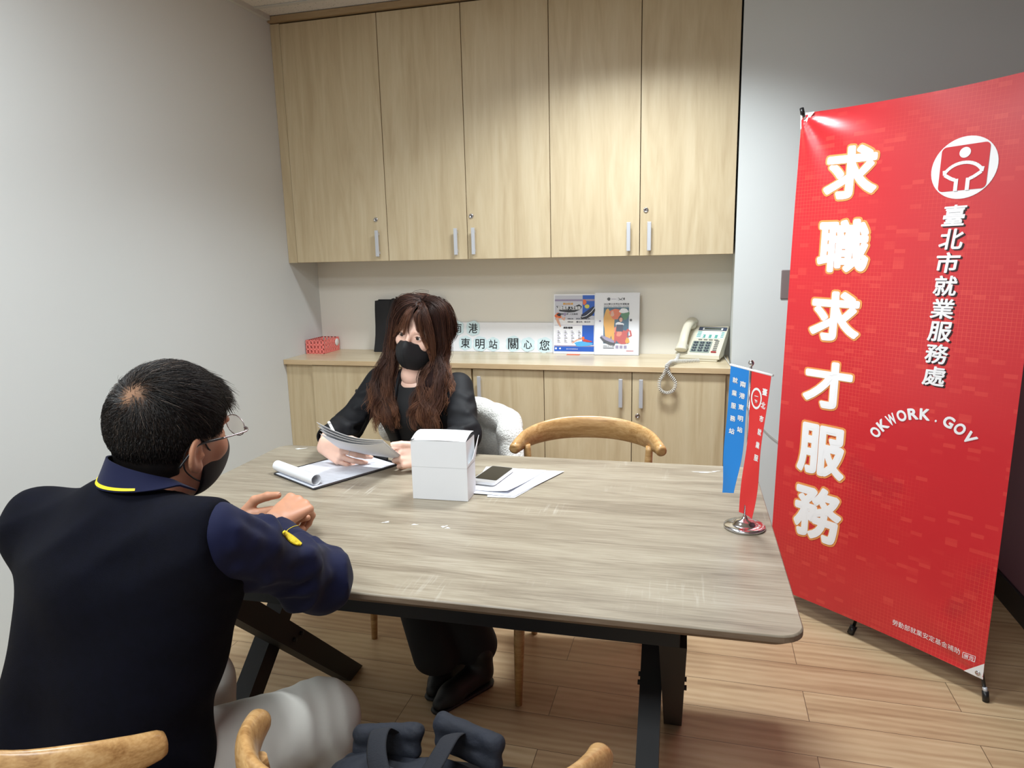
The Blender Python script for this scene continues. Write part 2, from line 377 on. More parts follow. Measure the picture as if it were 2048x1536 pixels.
# ------------------------------------------------------------------ pink basket
pk = mat('pink_plastic', (250, 138, 130), .35, sub=.1)
def basket():
    x0, x1, y0, y1, h = -2.027, -1.925, 3.285, 3.45, .072
    r = root('basket', ((x0+x1)/2, (y0+y1)/2, ZC), 'small pink openwork plastic basket on the countertop by the left wall', 'basket')
    g = G(); t = .0022
    def side(o, ux, L, nn):   # lattice wall with square holes
        n = max(3, round(L/.019)); pw = L/n; rows = 3; ph = h/rows
        fr = (Vector(o), Vector(ux), Vector((0, 0, 1)), Vector(nn))
        b = .0045
        for k in range(n+1):
            c = k*pw; g.prism([(max(0, c-b), 0), (min(L, c+b), 0), (min(L, c+b), h), (max(0, c-b), h)], fr, pk, 0, t)
        for k in range(rows+1):
            c = k*ph; g.prism([(0, max(0, c-b)), (L, max(0, c-b)), (L, min(h, c+b)), (0, min(h, c+b))], fr, pk, 0, t)
    z = ZC+.0005
    side((x0, y0, z), (1, 0, 0), x1-x0, (0, -1, 0)); side((x0, y1, z), (1, 0, 0), x1-x0, (0, 1, 0))
    side((x0, y0, z), (0, 1, 0), y1-y0, (-1, 0, 0)); side((x1, y0, z), (0, 1, 0), y1-y0, (1, 0, 0))
    g.box((x0, y0, z), (x1, y1, z+.002), pk)
    build('lattice_body', g, r)
    g = G(); M = Matrix.Translation((x1+.003, y1-.026, ZC+.046)) @ Matrix.Rotation(math.pi/2, 4, 'Y')
    g.lathe([(0, .002), (.019, .002), (.02, 0), (.0, 0)], white_pl, M=M, n=24); build('round_tag', g, r, label='round white tag')
basket()
# ------------------------------------------------------------------ black tote bag
blk_fab = mat('black_nonwoven', (24, 24, 27), .75, bump=.3, bscale=900, bdist=.0004)
def tote():
    r = root('tote_bag', (-1.49, 3.41, ZC), 'black fabric tote bag standing on the countertop behind the woman', 'bag')
    g = G()
    x0, x1 = -1.683, -1.305; zt = 1.163
    def front(u, v):
        x = x0+(x1-x0)*u; z = ZC+.002+(zt-ZC)*v
        return (x+.004*math.sin(v*5), 3.385+.055*v-.012*math.sin(math.pi*u)*math.sin(math.pi*v)+.003*math.sin(u*14+v*4), z)
    g.sheet(front, 16, 12, blk_fab, .002)
    def back(u, v): return (x0+.01+(x1-x0)*u, 3.455, ZC+.002+(zt+.006-ZC)*v)
    g.sheet(back, 4, 4, blk_fab, .002)
    for xs in (0, 1):
        def sd(u, v, xs=xs):
            f = front(xs, v); b = back(xs, v); return (f[0]*(1-u)+b[0]*u+(.012 if xs == 0 else -.012)*math.sin(math.pi*u), f[1]*(1-u)+b[1]*u, f[2]*(1-u)+b[2]*u)
        g.sheet(sd, 4, 6, blk_fab, .002)
    g.box((x0+.002, 3.385, ZC+.0006), (x1-.002, 3.455, ZC+.003), blk_fab)
    build('bag_body', g, r)
    for k, xx in enumerate((-1.612, -1.37)):
        g = G(); pts = []
        for t in range(13):
            a = t/12
            pts.append((xx+.05*a, 3.385-.004+.055*min(1, .55+a)+(.01 if a > .7 else 0), 1.05+.125*math.sin(a*math.pi*.62)))
        g.tube(pts, .013, blk_fab, n=8, flat=.12, up=(1, 0, 0)); build('strap', g, r)
tote()
# ------------------------------------------------------------------ lettering board with cut-out characters
lb_m = mat('pale_blue_card', (208, 230, 236), .6, var=.05, vscale=25)
ink = mat('black_ink', (20, 24, 32), .6)
def board():
    r = root('lettering_board', (-.99, 3.45, ZC), 'long white board with black brush-style characters propped against the wall', 'sign')
    g = G(); ty = .015
    O = Vector((-1.36, 3.452, ZC+.001)); ux = Vector((1, 0, 0)); uy = Vector((0, .0985, 1)).normalized(); nn = ux.cross(uy)*1
    fr = (O, ux, uy, nn)
    g.prism([(0, 0), (.645, 0), (.645, .152), (0, .152)], fr, paper, -.003, 0)
    build('backing_board', g, r)
    # character positions from the board's own left edge
    for ch, x, y, s, big in (('南', .126, .122, .048, 1.28), ('港', .213, .121, .05, 1.3), ('東', .17, .044, .05, 1.25), ('明', .251, .04, .05, 1.3), ('站', .322, .039, .046, 1.3), ('關', .43, .043, .055, 1.25), ('心', .508, .04, .043, 1.4), ('您', .595, .038, .052, 1.3)):
        q = G(); n = 26; R = s*.5*big+.007
        rr = random.Random(ord(ch))
        ph = [rr.uniform(0, 6.28) for _ in range(3)]
        poly = [(x+(R*(1+.10*math.cos(4*t)*-1+.05*math.sin(8*t+ph[1])))*math.cos(t), y+(R*.98*(1+.05*math.sin(6*t+ph[2])))*math.sin(t)) for t in [2*math.pi*i/n for i in range(n)]]
        zz = .0005+.0006*(ord(ch) % 3)
        q.prism(poly, fr, lb_m, zz, zz+.0007)
        q.text(ch, x, y, s, s*1.02, fr, ink, z=zz+.0014, bold=.011, rot=rr.uniform(-.06, .06))
        build('character_card', q, r)
board()
# ------------------------------------------------------------------ two A4 posters
royal = mat('poster_blue', (38, 92, 190), .45); skyb = mat('poster_cyan', (80, 170, 225), .45); grey_l = mat('poster_grey', (196, 198, 210), .5)
lilac = mat('poster_lilac', (150, 140, 170), .5); orange = mat('poster_orange', (226, 112, 62), .5); amber = mat('poster_amber', (226, 165, 50), .5)
redp = mat('poster_red', (196, 66, 56), .5); teal = mat('poster_teal', (36, 92, 120), .5); navy = mat('poster_navy', (38, 46, 74), .5); skin_p = mat('poster_skin', (222, 170, 146), .5); greenp = mat('poster_green', (60, 130, 84), .5)
dgrey = mat('poster_dark', (44, 44, 50), .5); yell = mat('poster_yellow', (214, 206, 90), .5); peach = mat('poster_peach', (225, 130, 100), .5)
acry = mat('clear_plastic', (235, 240, 250), .08, alpha=.06)
def blob(g, cx, cy, rx, ry, fr, m, z, rot=0, seed=0, amp=.12, n=18):
    rr = random.Random(seed); p = [rr.uniform(0, 6.3) for _ in range(3)]; P = []
    for i in range(n):
        t = 2*math.pi*i/n; k = 1+amp*math.sin(3*t+p[0])+amp*.6*math.sin(5*t+p[1])
        x, y = rx*k*math.cos(t), ry*k*math.sin(t); P.append((cx+x*math.cos(rot)-y*math.sin(rot), cy+x*math.sin(rot)+y*math.cos(rot)))
    g.poly2(P, fr, m, z)
def limb(g, pts, w, fr, m, z):
    pts = [Vector(p) for p in pts]; A = []; B = []
    for i, p in enumerate(pts):
        t = (pts[min(i+1, len(pts)-1)]-pts[max(i-1, 0)]).normalized(); nrm = Vector((-t.y, t.x)); ww = w[i] if isinstance(w, (list, tuple)) else w
        A.append(p+nrm*ww); B.append(p-nrm*ww)
    for i in range(len(pts)-1): g.poly2([A[i], B[i], B[i+1], A[i+1]], fr, m, z)
def poster1():
    g = G(); mm = .001
    O = Vector((-.713, 3.425, ZC+.001)); ux = Vector((1, 0, 0)); uy = Vector((0, .11, 1)).normalized(); nn = ux.cross(uy); fr = (O, ux, uy, nn)
    Wd, Hh = .21, .297
    g.prism([(0, 0), (Wd, 0), (Wd, Hh), (0, Hh)], fr, paper, -.003, 0)
    g.quad2(.005, .17, .205, .29, fr, grey_l, .0004)
    g.quad2(.145, .272, .205, .291, fr, royal, .0008); g.quad2(.145, .19, .205, .262, fr, royal, .0008)
    g.quad2(.005, .262, .205, .271, fr, lilac, .0010)
    g.quad2(.145, .045, .203, .142, fr, royal, .0008); g.quad2(.004, .142, .205, .1435, fr, lilac, .0008)
    g.quad2(.004, .012, .205, .036, fr, royal, .0008); g.quad2(.004, .037, .205, .042, fr, lilac, .0008)
    # bold arched headline block
    g.poly2([(.012, .238), (.03, .212), (.075, .206), (.105, .208), (.135, .22), (.142, .236), (.128, .246), (.1, .234), (.05, .236)], fr, dgrey, .0011)
    g.text('運動無界 人生無限', .077, .228, .118, .019, fr, paper, z=.0016, bold=.02)
    g.text('雙北世壯運', .072, .249, .05, .011, fr, amber, z=.0016, bold=.03)
    g.text('運動無界 人生無限', .077, .198, .09, .009, fr, dgrey, z=.0012, bold=.01)
    # shoe with ball, upper right
    limb(g, [(.138, .178), (.16, .185), (.185, .203), (.207, .225)], [.006, .012, .014, .008], fr, dgrey, .0014)
    limb(g, [(.142, .186), (.162, .196), (.186, .216), (.203, .234)], [.008, .012, .01, .004], fr, navy, .0018)
    limb(g, [(.142, .183), (.165, .19), (.19, .21), (.207, .232)], .0014, fr, paper, .0022)
    blob(g, .168, .236, .012, .01, fr, yell, .0024, amp=.02); blob(g, .155, .257, .009, .014, fr, orange, .0018, seed=3)
    # runner, left; swimmer, lower right
    blob(g, .022, .19, .016, .014, fr, orange, .0014, seed=5); blob(g, .027, .195, .01, .008, fr, dgrey, .0018, seed=6); blob(g, .056, .197, .007, .008, fr, lilac, .0018)
    limb(g, [(.015, .18), (.025, .155), (.036, .135)], [.007, .006, .003], fr, skin_p, .0016); limb(g, [(.035, .19), (.045, .175), (.052, .168), (.056, .182)], .004, fr, skin_p, .0014)
    blob(g, .15, .05, .045, .012, fr, skyb, .0012, seed=8); limb(g, [(.095, .055), (.12, .07), (.143, .075)], .003, fr, skin_p, .0015); blob(g, .15, .078, .007, .009, fr, orange, .0018, seed=2); limb(g, [(.15, .07), (.175, .064), (.195, .062)], [.008, .005, .002], fr, redp, .0016)
    g.text('競賽日期', .085, .1745, .028, .0065, fr, dgrey, z=.0012, bold=.01); g.text('2025.5.17-5.30', .148, .175, .07, .0075, fr, navy, z=.0012, bold=.02)
    g.text('競賽地點', .085, .159, .028, .0065, fr, dgrey, z=.0012, bold=.01); g.text('臺北市、新北市', .15, .1595, .07, .0075, fr, navy, z=.0012, bold=.02)
    g.text('運動種類', .073, .13, .048, .0105, fr, dgrey, z=.0012, bold=.03)
    for k, x in enumerate((.02, .055, .09, .125)):
        for j in range(9 if k < 3 else 6):
            wv = .008+.004*((j*7+k*3) % 3); g.quad2(x, .113-j*.0072, x+wv, .1155-j*.0072, fr, dgrey if j % 2 else lilac, .0012)
        g.quad2(x-.006, .05, x-.0055, .118, fr, lilac, .001)
    blob(g, .013, .026, .005, .005, fr, paper, .0013, amp=.03); blob(g, .034, .026, .005, .004, fr, paper, .0013)
    g.text('WORK HARD PLAY HARD' if False else '臺北市就業服務處', .095, .024, .058, .005, fr, paper, z=.0013)
    return build('poster', g, label='blue and white sports games poster leaning on the wall, left of the two posters', cat='poster', origin=tuple(O))
poster1()
def poster2():
    r = root('poster_holder', (-.39, 3.43, ZC), 'sports games poster with colourful artwork in a clear stand, right of the two posters', 'poster')
    g = G(); O = Vector((-.502, 3.405, ZC+.002)); ux = Vector((1, 0, 0)); uy = Vector((0, .12, 1)).normalized(); nn = ux.cross(uy); fr = (O, ux, uy, nn)
    g.prism([(0, 0), (.215, 0), (.215, .302), (0, .302)], fr, paper, -.001, 0)
    g.quad2(.042, .055, .165, .232, fr, teal, .0005)
    blob(g, .068, .15, .026, .075, fr, amber, .0009, seed=1); blob(g, .1, .2, .028, .026, fr, orange, .0011, seed=2); blob(g, .145, .2, .02, .03, fr, greenp, .001, seed=4)
    blob(g, .135, .085, .03, .035, fr, redp, .0012, seed=5); blob(g, .115, .12, .02, .03, fr, peach, .0013, seed=6); blob(g, .125, .175, .012, .014, fr, dgrey, .0017, seed=7)
    blob(g, .127, .172, .008, .011, fr, skin_p, .0021, amp=.04); blob(g, .12, .148, .02, .012, fr, paper, .0019, seed=8); g.quad2(.105, .115, .138, .148, fr, navy, .0023)
    limb(g, [(.072, .075), (.07, .11), (.08, .14)], [.006, .008, .01], fr, amber, .0016); limb(g, [(.09, .07), (.088, .11), (.085, .14)], [.006, .008, .01], fr, amber, .0017)
    limb(g, [(.098, .06), (.102, .1), (.11, .13)], .005, fr, redp, .0017); limb(g, [(.12, .075), (.15, .105), (.165, .125)], [.01, .008, .006], fr, redp, .0018); limb(g, [(.165, .09), (.178, .095), (.172, .12)], .004, fr, redp, .0018)
    limb(g, [(.028, .087), (.05, .068), (.075, .058), (.1, .052)], [.004, .009, .01, .006], fr, dgrey, .0021); limb(g, [(.032, .093), (.055, .08), (.08, .07), (.096, .062)], [.003, .008, .008, .004], fr, lilac, .0024)
    blob(g, .14, .215, .022, .012, fr, paper, .002, seed=11, amp=.1); blob(g, .025, .165, .005, .005, fr, lilac, .0012, amp=.02); blob(g, .175, .17, .006, .006, fr, dgrey, .0012, amp=.02); blob(g, .085, .2, .008, .014, fr, skin_p, .0015, seed=9); blob(g, .16, .07, .01, .014, fr, amber, .0016, seed=12)
    g.text('2025雙北世界壯年運動會', .104, .248, .124, .0105, fr, dgrey, z=.0008, bold=.015); g.text('WORLD MASTERS GAMES', .104, .237, .124, .0065, fr, dgrey, z=.0008)
    blob(g, .066, .272, .008, .008, fr, dgrey, .0006, amp=.05); g.text('TAIPEI & NEW TAIPEI', .091, .272, .024, .004, fr, lilac, z=.0008) if False else g.quad2(.078, .271, .102, .273, fr, lilac, .0008)
    g.quad2(.1065, .264, .1072, .28, fr, lilac, .0008); limb(g, [(.113, .278), (.123, .268), (.133, .278)], .0015, fr, dgrey, .0008); limb(g, [(.113, .266), (.123, .272), (.133, .266)], .0012, fr, dgrey, .0009); blob(g, .14, .273, .004, .006, fr, dgrey, .0008)
    g.text('2025.5.17-30', .069, .042, .055, .007, fr, dgrey, z=.0008, bold=.02); g.quad2(.042, .031, .096, .035, fr, dgrey, .0008)
    for x in (.103, .123, .143): g.quad2(x, .031, x+.014, .046, fr, lilac, .0008)
    g.text('2025.5.17', .175, .0195, .03, .003, fr, redp, z=.0008) if False else g.quad2(.155, .018, .19, .0215, fr, redp, .0008)
    build('printed_sheet', g, r)
    g = G(); g.prism([(-.003, -.001), (.218, -.001), (.218, .305), (-.003, .305)], fr, acry, .004, .006); g.prism([(-.003, -.001), (.218, -.001), (.218, .305), (-.003, .305)], fr, acry, -.004, -.002)
    g.box((-.505, 3.395, ZC+.0004), (-.284, 3.46, ZC+.0026), acry)
    build('clear_stand', g, r)
poster2()
# ------------------------------------------------------------------ telephone
cream = mat('telephone_cream', (214, 209, 190), .38); cream_d = mat('telephone_cord', (205, 203, 197), .45)
def phone():
    r = root('telephone', (.01, 3.36, ZC), 'cream office desk telephone with grey keypad on the countertop', 'telephone', rz=math.radians(-13))
    # local frame: x right, y back, z up; wedge 0.20 wide, 0.22 deep
    def L(x, y, z): return (x, y, z)
    g = G(); wl, wr, f, b = -.1, .1, -.1, .115
    prof = [(f, .012), (f, .03), (f+.012, .036), (b-.012, .142), (b, .138), (b-.012, .1), (-.01, .018)]
    k = len(prof); A = [L(wl, y, z) for y, z in prof]; B = [L(wr, y, z) for y, z in prof]
    g.add(A+B, [list(range(k)), [k+i for i in range(k)][::-1]]+[[i, k+i, k+(i+1) % k, (i+1) % k][::-1] for i in range(k)], cream)
    g.box((-.1, -.02, .001), (-.06, .03, .03), cream, bev=.003); g.box((.05, .02, .001), (.09, .07, .06), cream, bev=.003)
    g.box((-.09, f+.003, .001), (.09, f+.03, .014), cream, bev=.002)
    o = build('base', g, r, local=True)
    md = o.modifiers.new('Bevel', 'BEVEL'); md.width = .004; md.segments = 2; md.limit_method = 'ANGLE'; md.angle_limit = .6
    s = Vector((0, b-.012-(f+.012), .142-.036)); Ls = s.length; uy = s.normalized(); ux = Vector((1, 0, 0)); nn = ux.cross(uy); fr = (Vector((wl, f+.012, .036)), ux, uy, nn)
    g = G(); kp = mat('keypad_panel', (138, 150, 142), .45); kk = mat('key_dark', (58, 68, 78), .4)
    g.prism(rrect(.062, .004, .150, .092, .004), fr, kp, 0, .0015); build('keypad_panel', g, r, local=True)
    for j in range(4):
        for i in range(3):
            q = G(); x = .078+i*.028; y = .018+j*.02; q.prism(rrect(x-.010, y-.006, x+.010, y+.006, .004), fr, kk, .0014, .0045)
            q.text('123456789*0#'[(3-j)*3+i], x, y, 0, .005, fr, white_pl, z=.0048); build('key', q, r, local=True)
    g = G(); g.prism([(.066, .178), (.196, .178), (.196, .206), (.066, .206)], fr, mat('display_surround', (62, 74, 98), .4), 0, .0012)
    g.quad2(.085, .181, .178, .199, fr, white_pl, .0016); g.quad2(.092, .184, .17, .197, fr, mat('lcd', (66, 76, 66), .2), .002); build('display', g, r, local=True)
    g = G(); tl = mat('label_teal', (92, 160, 150), .5)
    g.quad2(.066, .115, .192, .172, fr, mat('label_card', (208, 222, 222), .5), .001); g.quad2(.09, .148, .17, .17, fr, paper, .0014)
    for i in range(4):
        g.quad2(.068, .125+i*.012, .086, .131+i*.012, fr, tl, .0014); g.quad2(.178, .125+i*.012, .19, .131+i*.012, fr, tl, .0014)
    for i in range(3): g.quad2(.096+i*.028, .118, .108+i*.028, .144, fr, tl, .0014)
    for i in range(4):
        for j in range(2): g.quad2(.09+i*.025, .121+j*.012, .1+i*.025, .127+j*.012, fr, paper, .0018)
    build('label_card', g, r, local=True)
    g = G(); kg = mat('key_grey', (120, 120, 116), .5)
    for i in range(4): g.prism(rrect(.082+i*.024, .1, .1+i*.024, .106, .002), fr, kg, 0, .003)
    for j in range(6): g.prism(rrect(.162, .022+j*.014, .18, .029+j*.014, .002), fr, kg, 0, .003)
    build('function_keys', g, r, local=True)
    g = G(); g.prism(rrect(.158, .006, .182, .015, .003), fr, mat('key_red', (150, 40, 44), .4), 0, .004); build('red_key', g, r, local=True)
    # handset lying in its cradle along the left side
    g = G(); cx = .028
    def hp(t, up): q = Vector((wl+cx, f+.012, .036))+uy*(t*Ls)+nn*up; return q
    pts = spline([hp(-.05, .02), hp(.03, .026), hp(.15, .03), hp(.35, .046), hp(.6, .05), hp(.82, .04), hp(.94, .03), hp(1.02, .02)], 5)
    n = len(pts); rad = [.02+.009*abs(2*i/(n-1)-1)**2 for i in range(n)]; rad[0] = .018; rad[-1] = .018
    g.tube(pts, rad, cream, n=16, flat=.72, up=(1, 0, 0))
    for t in (.1, .9):
        c = hp(t, .018); q = nn.to_track_quat('Z', 'Y').to_matrix().to_4x4(); g.lathe([(.0, -.014), (.024, -.012), (.026, .0), (.022, .012), (0, .014)], cream, M=Matrix.Translation(c) @ q, n=20)
    build('handset', g, r, local=True)
    return r
ph = phone()
def coil(pts, R, rr, turns, n=10):
    P = spline(pts, 24); P = [Vector(p) for p in P]; cum = [0]
    for i in range(1, len(P)): cum.append(cum[-1]+(P[i]-P[i-1]).length)
    N = turns*n; out = []; a = None; j = 0
    for i in range(N+1):
        s = cum[-1]*i/N
        while j < len(P)-2 and cum[j+1] < s: j += 1
        t = (s-cum[j])/max(1e-9, cum[j+1]-cum[j]); p = P[j].lerp(P[j+1], t); T = (P[j+1]-P[j]).normalized()
        a = a or Vector((0, 0, 1)).cross(T).normalized() if a is None else a; a = (a-T*a.dot(T)).normalized(); c = T.cross(a)
        th = 2*math.pi*i/n; out.append(p+a*R*math.cos(th)+c*R*math.sin(th))
    return out
g = G()
p1 = [(-.093, 3.262, .925), (-.098, 3.22, .912), (-.112, 3.16, .908), (-.13, 3.10, .907), (-.137, 3.068, .90), (-.125, 3.062, .87), (-.1, 3.062, .835), (-.105, 3.062, .8), (-.135, 3.062, .785), (-.163, 3.062, .80), (-.166, 3.062, .838), (-.147, 3.064, .868), (-.135, 3.06, .902), (-.122, 3.1, .916), (-.105, 3.16, .91), (-.06, 3.2, .907), (.0, 3.235, .905)]
g.tube(coil(p1, .0068, .0019, 92), .0019, cream_d, n=5)
build('coiled_cord', g, ph)
g = G()
wire = spline([(.075, 3.45, .955), (.098, 3.43, .925), (.112, 3.38, .902), (.122, 3.25, .9), (.131, 3.13, .9), (.139, 3.095, .895), (.143, 3.13, .87), (.155, 3.188, .82), (.19, 3.189, .74), (.25, 3.189, .65), (.32, 3.189, .575), (.40, 3.189, .53), (.6, 3.189, .45)], 8)
g.tube(wire, .0022, cream_d, n=8); build('line_cord', g, ph)
# dark hair clip sized marks aside, a sliver of orange card under the left poster
g = G(); g.box((-.64, 3.385, ZC+.0004), (-.575, 3.42, ZC+.0014), orange); build('paper_slip', g, label='sliver of orange paper lying under the left poster', cat='paper', origin=(-.61, 3.4, ZC))
# ------------------------------------------------------------------ the meeting table
TA = .021
def tabletop_material():
    m = bpy.data.materials.new('grey_oak_laminate'); m.use_nodes = True; nt = m.node_tree; N = nt.nodes; L = nt.links; b = N['Principled BSDF']
    tc = N.new('ShaderNodeTexCoord'); mp = N.new('ShaderNodeMapping'); mp.inputs['Scale'].default_value = (.5, 5, 5); L.new(tc.outputs['Object'], mp.inputs[0])
    n1 = N.new('ShaderNodeTexNoise'); n1.inputs['Scale'].default_value = 3.2; n1.inputs['Detail'].default_value = 8; n1.inputs['Distortion'].default_value = .8; n1.inputs['Roughness'].default_value = .62; L.new(mp.outputs[0], n1.inputs['Vector'])
    mp2 = N.new('ShaderNodeMapping'); mp2.inputs['Scale'].default_value = (3, 60, 60); L.new(tc.outputs['Object'], mp2.inputs[0])
    n2 = N.new('ShaderNodeTexNoise'); n2.inputs['Scale'].default_value = 3; n2.inputs['Detail'].default_value = 4; L.new(mp2.outputs[0], n2.inputs['Vector'])
    # faint saw marks across the grain, in patches
    mp3 = N.new('ShaderNodeMapping'); mp3.inputs['Scale'].default_value = (60, 4, 4); L.new(tc.outputs['Object'], mp3.inputs[0])
    n3 = N.new('ShaderNodeTexNoise'); n3.inputs['Scale'].default_value = 2.2; n3.inputs['Detail'].default_value = 3; L.new(mp3.outputs[0], n3.inputs['Vector'])
    n4 = N.new('ShaderNodeTexNoise'); n4.inputs['Scale'].default_value = 5; n4.inputs['Detail'].default_value = 2; L.new(tc.outputs['Object'], n4.inputs['Vector'])
    pm = N.new('ShaderNodeMath'); pm.operation = 'SUBTRACT'; pm.inputs[1].default_value = .56; pm.use_clamp = True; L.new(n4.outputs['Fac'], pm.inputs[0])
    sm = N.new('ShaderNodeMath'); sm.operation = 'SUBTRACT'; sm.inputs[1].default_value = .55; sm.use_clamp = True; L.new(n3.outputs['Fac'], sm.inputs[0])
    mm = N.new('ShaderNodeMath'); mm.operation = 'MULTIPLY'; L.new(pm.outputs[0], mm.inputs[0]); L.new(sm.outputs[0], mm.inputs[1])
    m2 = N.new('ShaderNodeMath'); m2.operation = 'MULTIPLY'; m2.inputs[1].default_value = 15; L.new(mm.outputs[0], m2.inputs[0])
    a = N.new('ShaderNodeMix'); a.inputs[0].default_value = .38; L.new(n1.outputs['Fac'], a.inputs[2]); L.new(n2.outputs['Fac'], a.inputs[3])
    r = N.new('ShaderNodeValToRGB'); cr = r.color_ramp; cr.elements.new(.5); cr.elements.new(.6)
    for e, p, q in zip(cr.elements, (.32, .45, .55, .7), ((107, 96, 80), (135, 124, 107), (152, 142, 124), (170, 161, 145))): e.position = p; e.color = (*lin(q), 1)
    L.new(a.outputs[0], r.inputs[0])
    mx = N.new('ShaderNodeMix'); mx.data_type = 'RGBA'; mx.inputs[7].default_value = (*lin((206, 202, 192)), 1); L.new(m2.outputs[0], mx.inputs[0]); L.new(r.outputs[0], mx.inputs[6]); mx.clamp_factor = True
    L.new(mx.outputs[2], b.inputs['Base Color']); b.inputs['Roughness'].default_value = .38
    bp = N.new('ShaderNodeBump'); bp.inputs['Strength'].default_value = .25; bp.inputs['Distance'].default_value = .0008; L.new(n2.outputs['Fac'], bp.inputs['Height']); L.new(bp.outputs[0], b.inputs['Normal'])
    return m
oakg = tabletop_material()
edge_m = wood('oak_edge', [(92, 76, 60), (112, 95, 78), (130, 114, 96)], 5, (.6, 6, 6), .5, .1, 1, .3)
steel = mat('black_steel', (15, 16, 19), .6, 0, bump=.05, bscale=500)
tb = root('meeting_table', (0, 0, 0), 'long grey oak meeting table with black steel crossed legs', 'table', rz=TA)
TX0, TX1, TY0, TY1 = -1.384, .215, 1.172, 2.142
g = G(); fr = ((0, 0, .75), (1, 0, 0), (0, 1, 0), (0, 0, 1))
P = rrect(TX0, TY0, TX1, TY1, .045, 8)
def inset(P, d):
    cx, cy = (TX0+TX1)/2, (TY0+TY1)/2; hx, hy = (TX1-TX0)/2, (TY1-TY0)/2
    return [(cx+(x-cx)*(hx-d)/hx, cy+(y-cy)*(hy-d)/hy) for x, y in P]
prof = [(.0025, 0), (.0008, -.0012), (0, -.003), (0, -.013), (.012, -.024)]
rings = [inset(P, d) for d, z in prof]; k = len(P)
V = [(x, y, .75+z) for (d, z), R in zip(prof, rings) for x, y in R]
g.add(V[:k], [list(range(k))], oakg)
g.add(V, [[i*k+j, (i+1)*k+j, (i+1)*k+(j+1) % k, i*k+(j+1) % k] for i in range(2) for j in range(k)], oakg, True)
g.add(V, [[i*k+j, (i+1)*k+j, (i+1)*k+(j+1) % k, i*k+(j+1) % k] for i in (2, 3) for j in range(k)], edge_m)
g.add(V[4*k:], [list(range(k))[::-1]], edge_m)
build('tabletop', g, tb, local=True)
g = G(); xl, xr = -1.155, .005
for y in (1.262, 2.02): g.box((xl, y-.025, .667), (xr, y+.025, .7255), steel, bev=.002)
for x in (xl+.03, xr-.03): g.box((x-.03, 1.287, .667), (x+.03, 1.995, .7255), steel, bev=.002)
build('under_frame', g, tb, local=True)
def beam(g, a, b, wx, t, m):
    a, b = Vector(a), Vector(b); d = (b-a).normalized(); nrm = Vector((1, 0, 0)).cross(d).normalized(); X = Vector((1, 0, 0))
    V = []
    for p in (a, b):
        for sx, sn in ((-1, -1), (1, -1), (1, 1), (-1, 1)):
            q = p+X*wx*sx+nrm*t*sn
            # cut the ends level with the floor or frame
            q = q+d*((p.z-q.z)/d.z); V.append(q)
    g.add(V, [[0, 1, 2, 3][::-1], [4, 5, 6, 7], [0, 1, 5, 4], [1, 2, 6, 5], [2, 3, 7, 6], [3, 0, 4, 7]], m)
for i, xc in enumerate((-1.115, -.035)):
    g = G(); s = .0 if i else 0
    beam(g, (xc+.027, 1.285, .667), (xc+.027, 1.965, .004), .026, .032, steel); build('leg', g, tb, local=True)
    g = G(); beam(g, (xc-.027, 2.0, .667), (xc-.027, 1.235, .004), .026, .032, steel); build('leg', g, tb, local=True)
    for dy in (-.018, .018):
        for xx in (xc+.054, xc-.054):
            g = G(); g.lathe([(0, -.006), (.007, -.006), (.007, .006), (0, .006)], steel, M=Matrix.Translation((xx, 1.633+dy, .335)) @ Matrix.Rotation(math.pi/2, 4, 'Y'), n=6)
            build('bolt', g, tb, local=True)
# worn spots and scraps of tape on the top, stuck down
tape = mat('torn_tape', (226, 226, 222), .5)
def scrap(x, y, sx, sy, seed, rot=0):
    sc = G(); blob(sc, 0, 0, sx, sy, ((x, y, .7503), (math.cos(rot), math.sin(rot), 0), (-math.sin(rot), math.cos(rot), 0), (0, 0, 1)), tape, .0002, seed=seed, amp=.45, n=14); build('torn_tape', sc, tb)
for a in ((-1.335, 2.075, .018, .006, 1, .4), (.02, 2.07, .024, .005, 2, .1), (.055, 2.085, .012, .003, 3, .5), (-.60, 1.785, .015, .004, 4, .1), (-.615, 1.775, .004, .009, 5, .2), (-.747, 1.512, .008, .004, 6, .6), (-.67, 1.512, .007, .003, 7, .1), (-.594, 1.515, .008, .004, 8, .8), (-.582, 1.508, .005, .004, 9, .2)): scrap(*a)
# ------------------------------------------------------------------ desk flag stand
fl = root('desk_flag_stand', (.114, 1.658, .75), 'chrome desk flag stand with a blue and a red pennant flag', 'flag')
g = G(); c = Matrix.Translation((.114, 1.658, .7503))
g.lathe([(0, 0), (.047, 0), (.048, .002), (.048, .0055), (.046, .0075), (.04, .0085), (.033, .009), (.027, .0115), (.024, .0165), (.018, .0205), (.01, .022), (.006, .025), (.0045, .03), (0, .03)], chrome, M=c, n=48)
build('base', g, fl)
g = G(); g.tube([(.114, 1.658, .775), (.114, 1.658, 1.142)], .0026, chrome, n=12); 
g.lathe([(0, .0), (.004, .001), (.0065, .006), (.0065, .009), (.004, .014), (0, .015)], chrome, M=Matrix.Translation((.114, 1.658, 1.139)), n=16); build('pole', g, fl)
flag_b = mat('flag_blue', (28, 130, 214), .6); flag_r = mat('flag_red', (222, 48, 48), .6); flag_w = mat('flag_white', (240, 240, 240), .6)
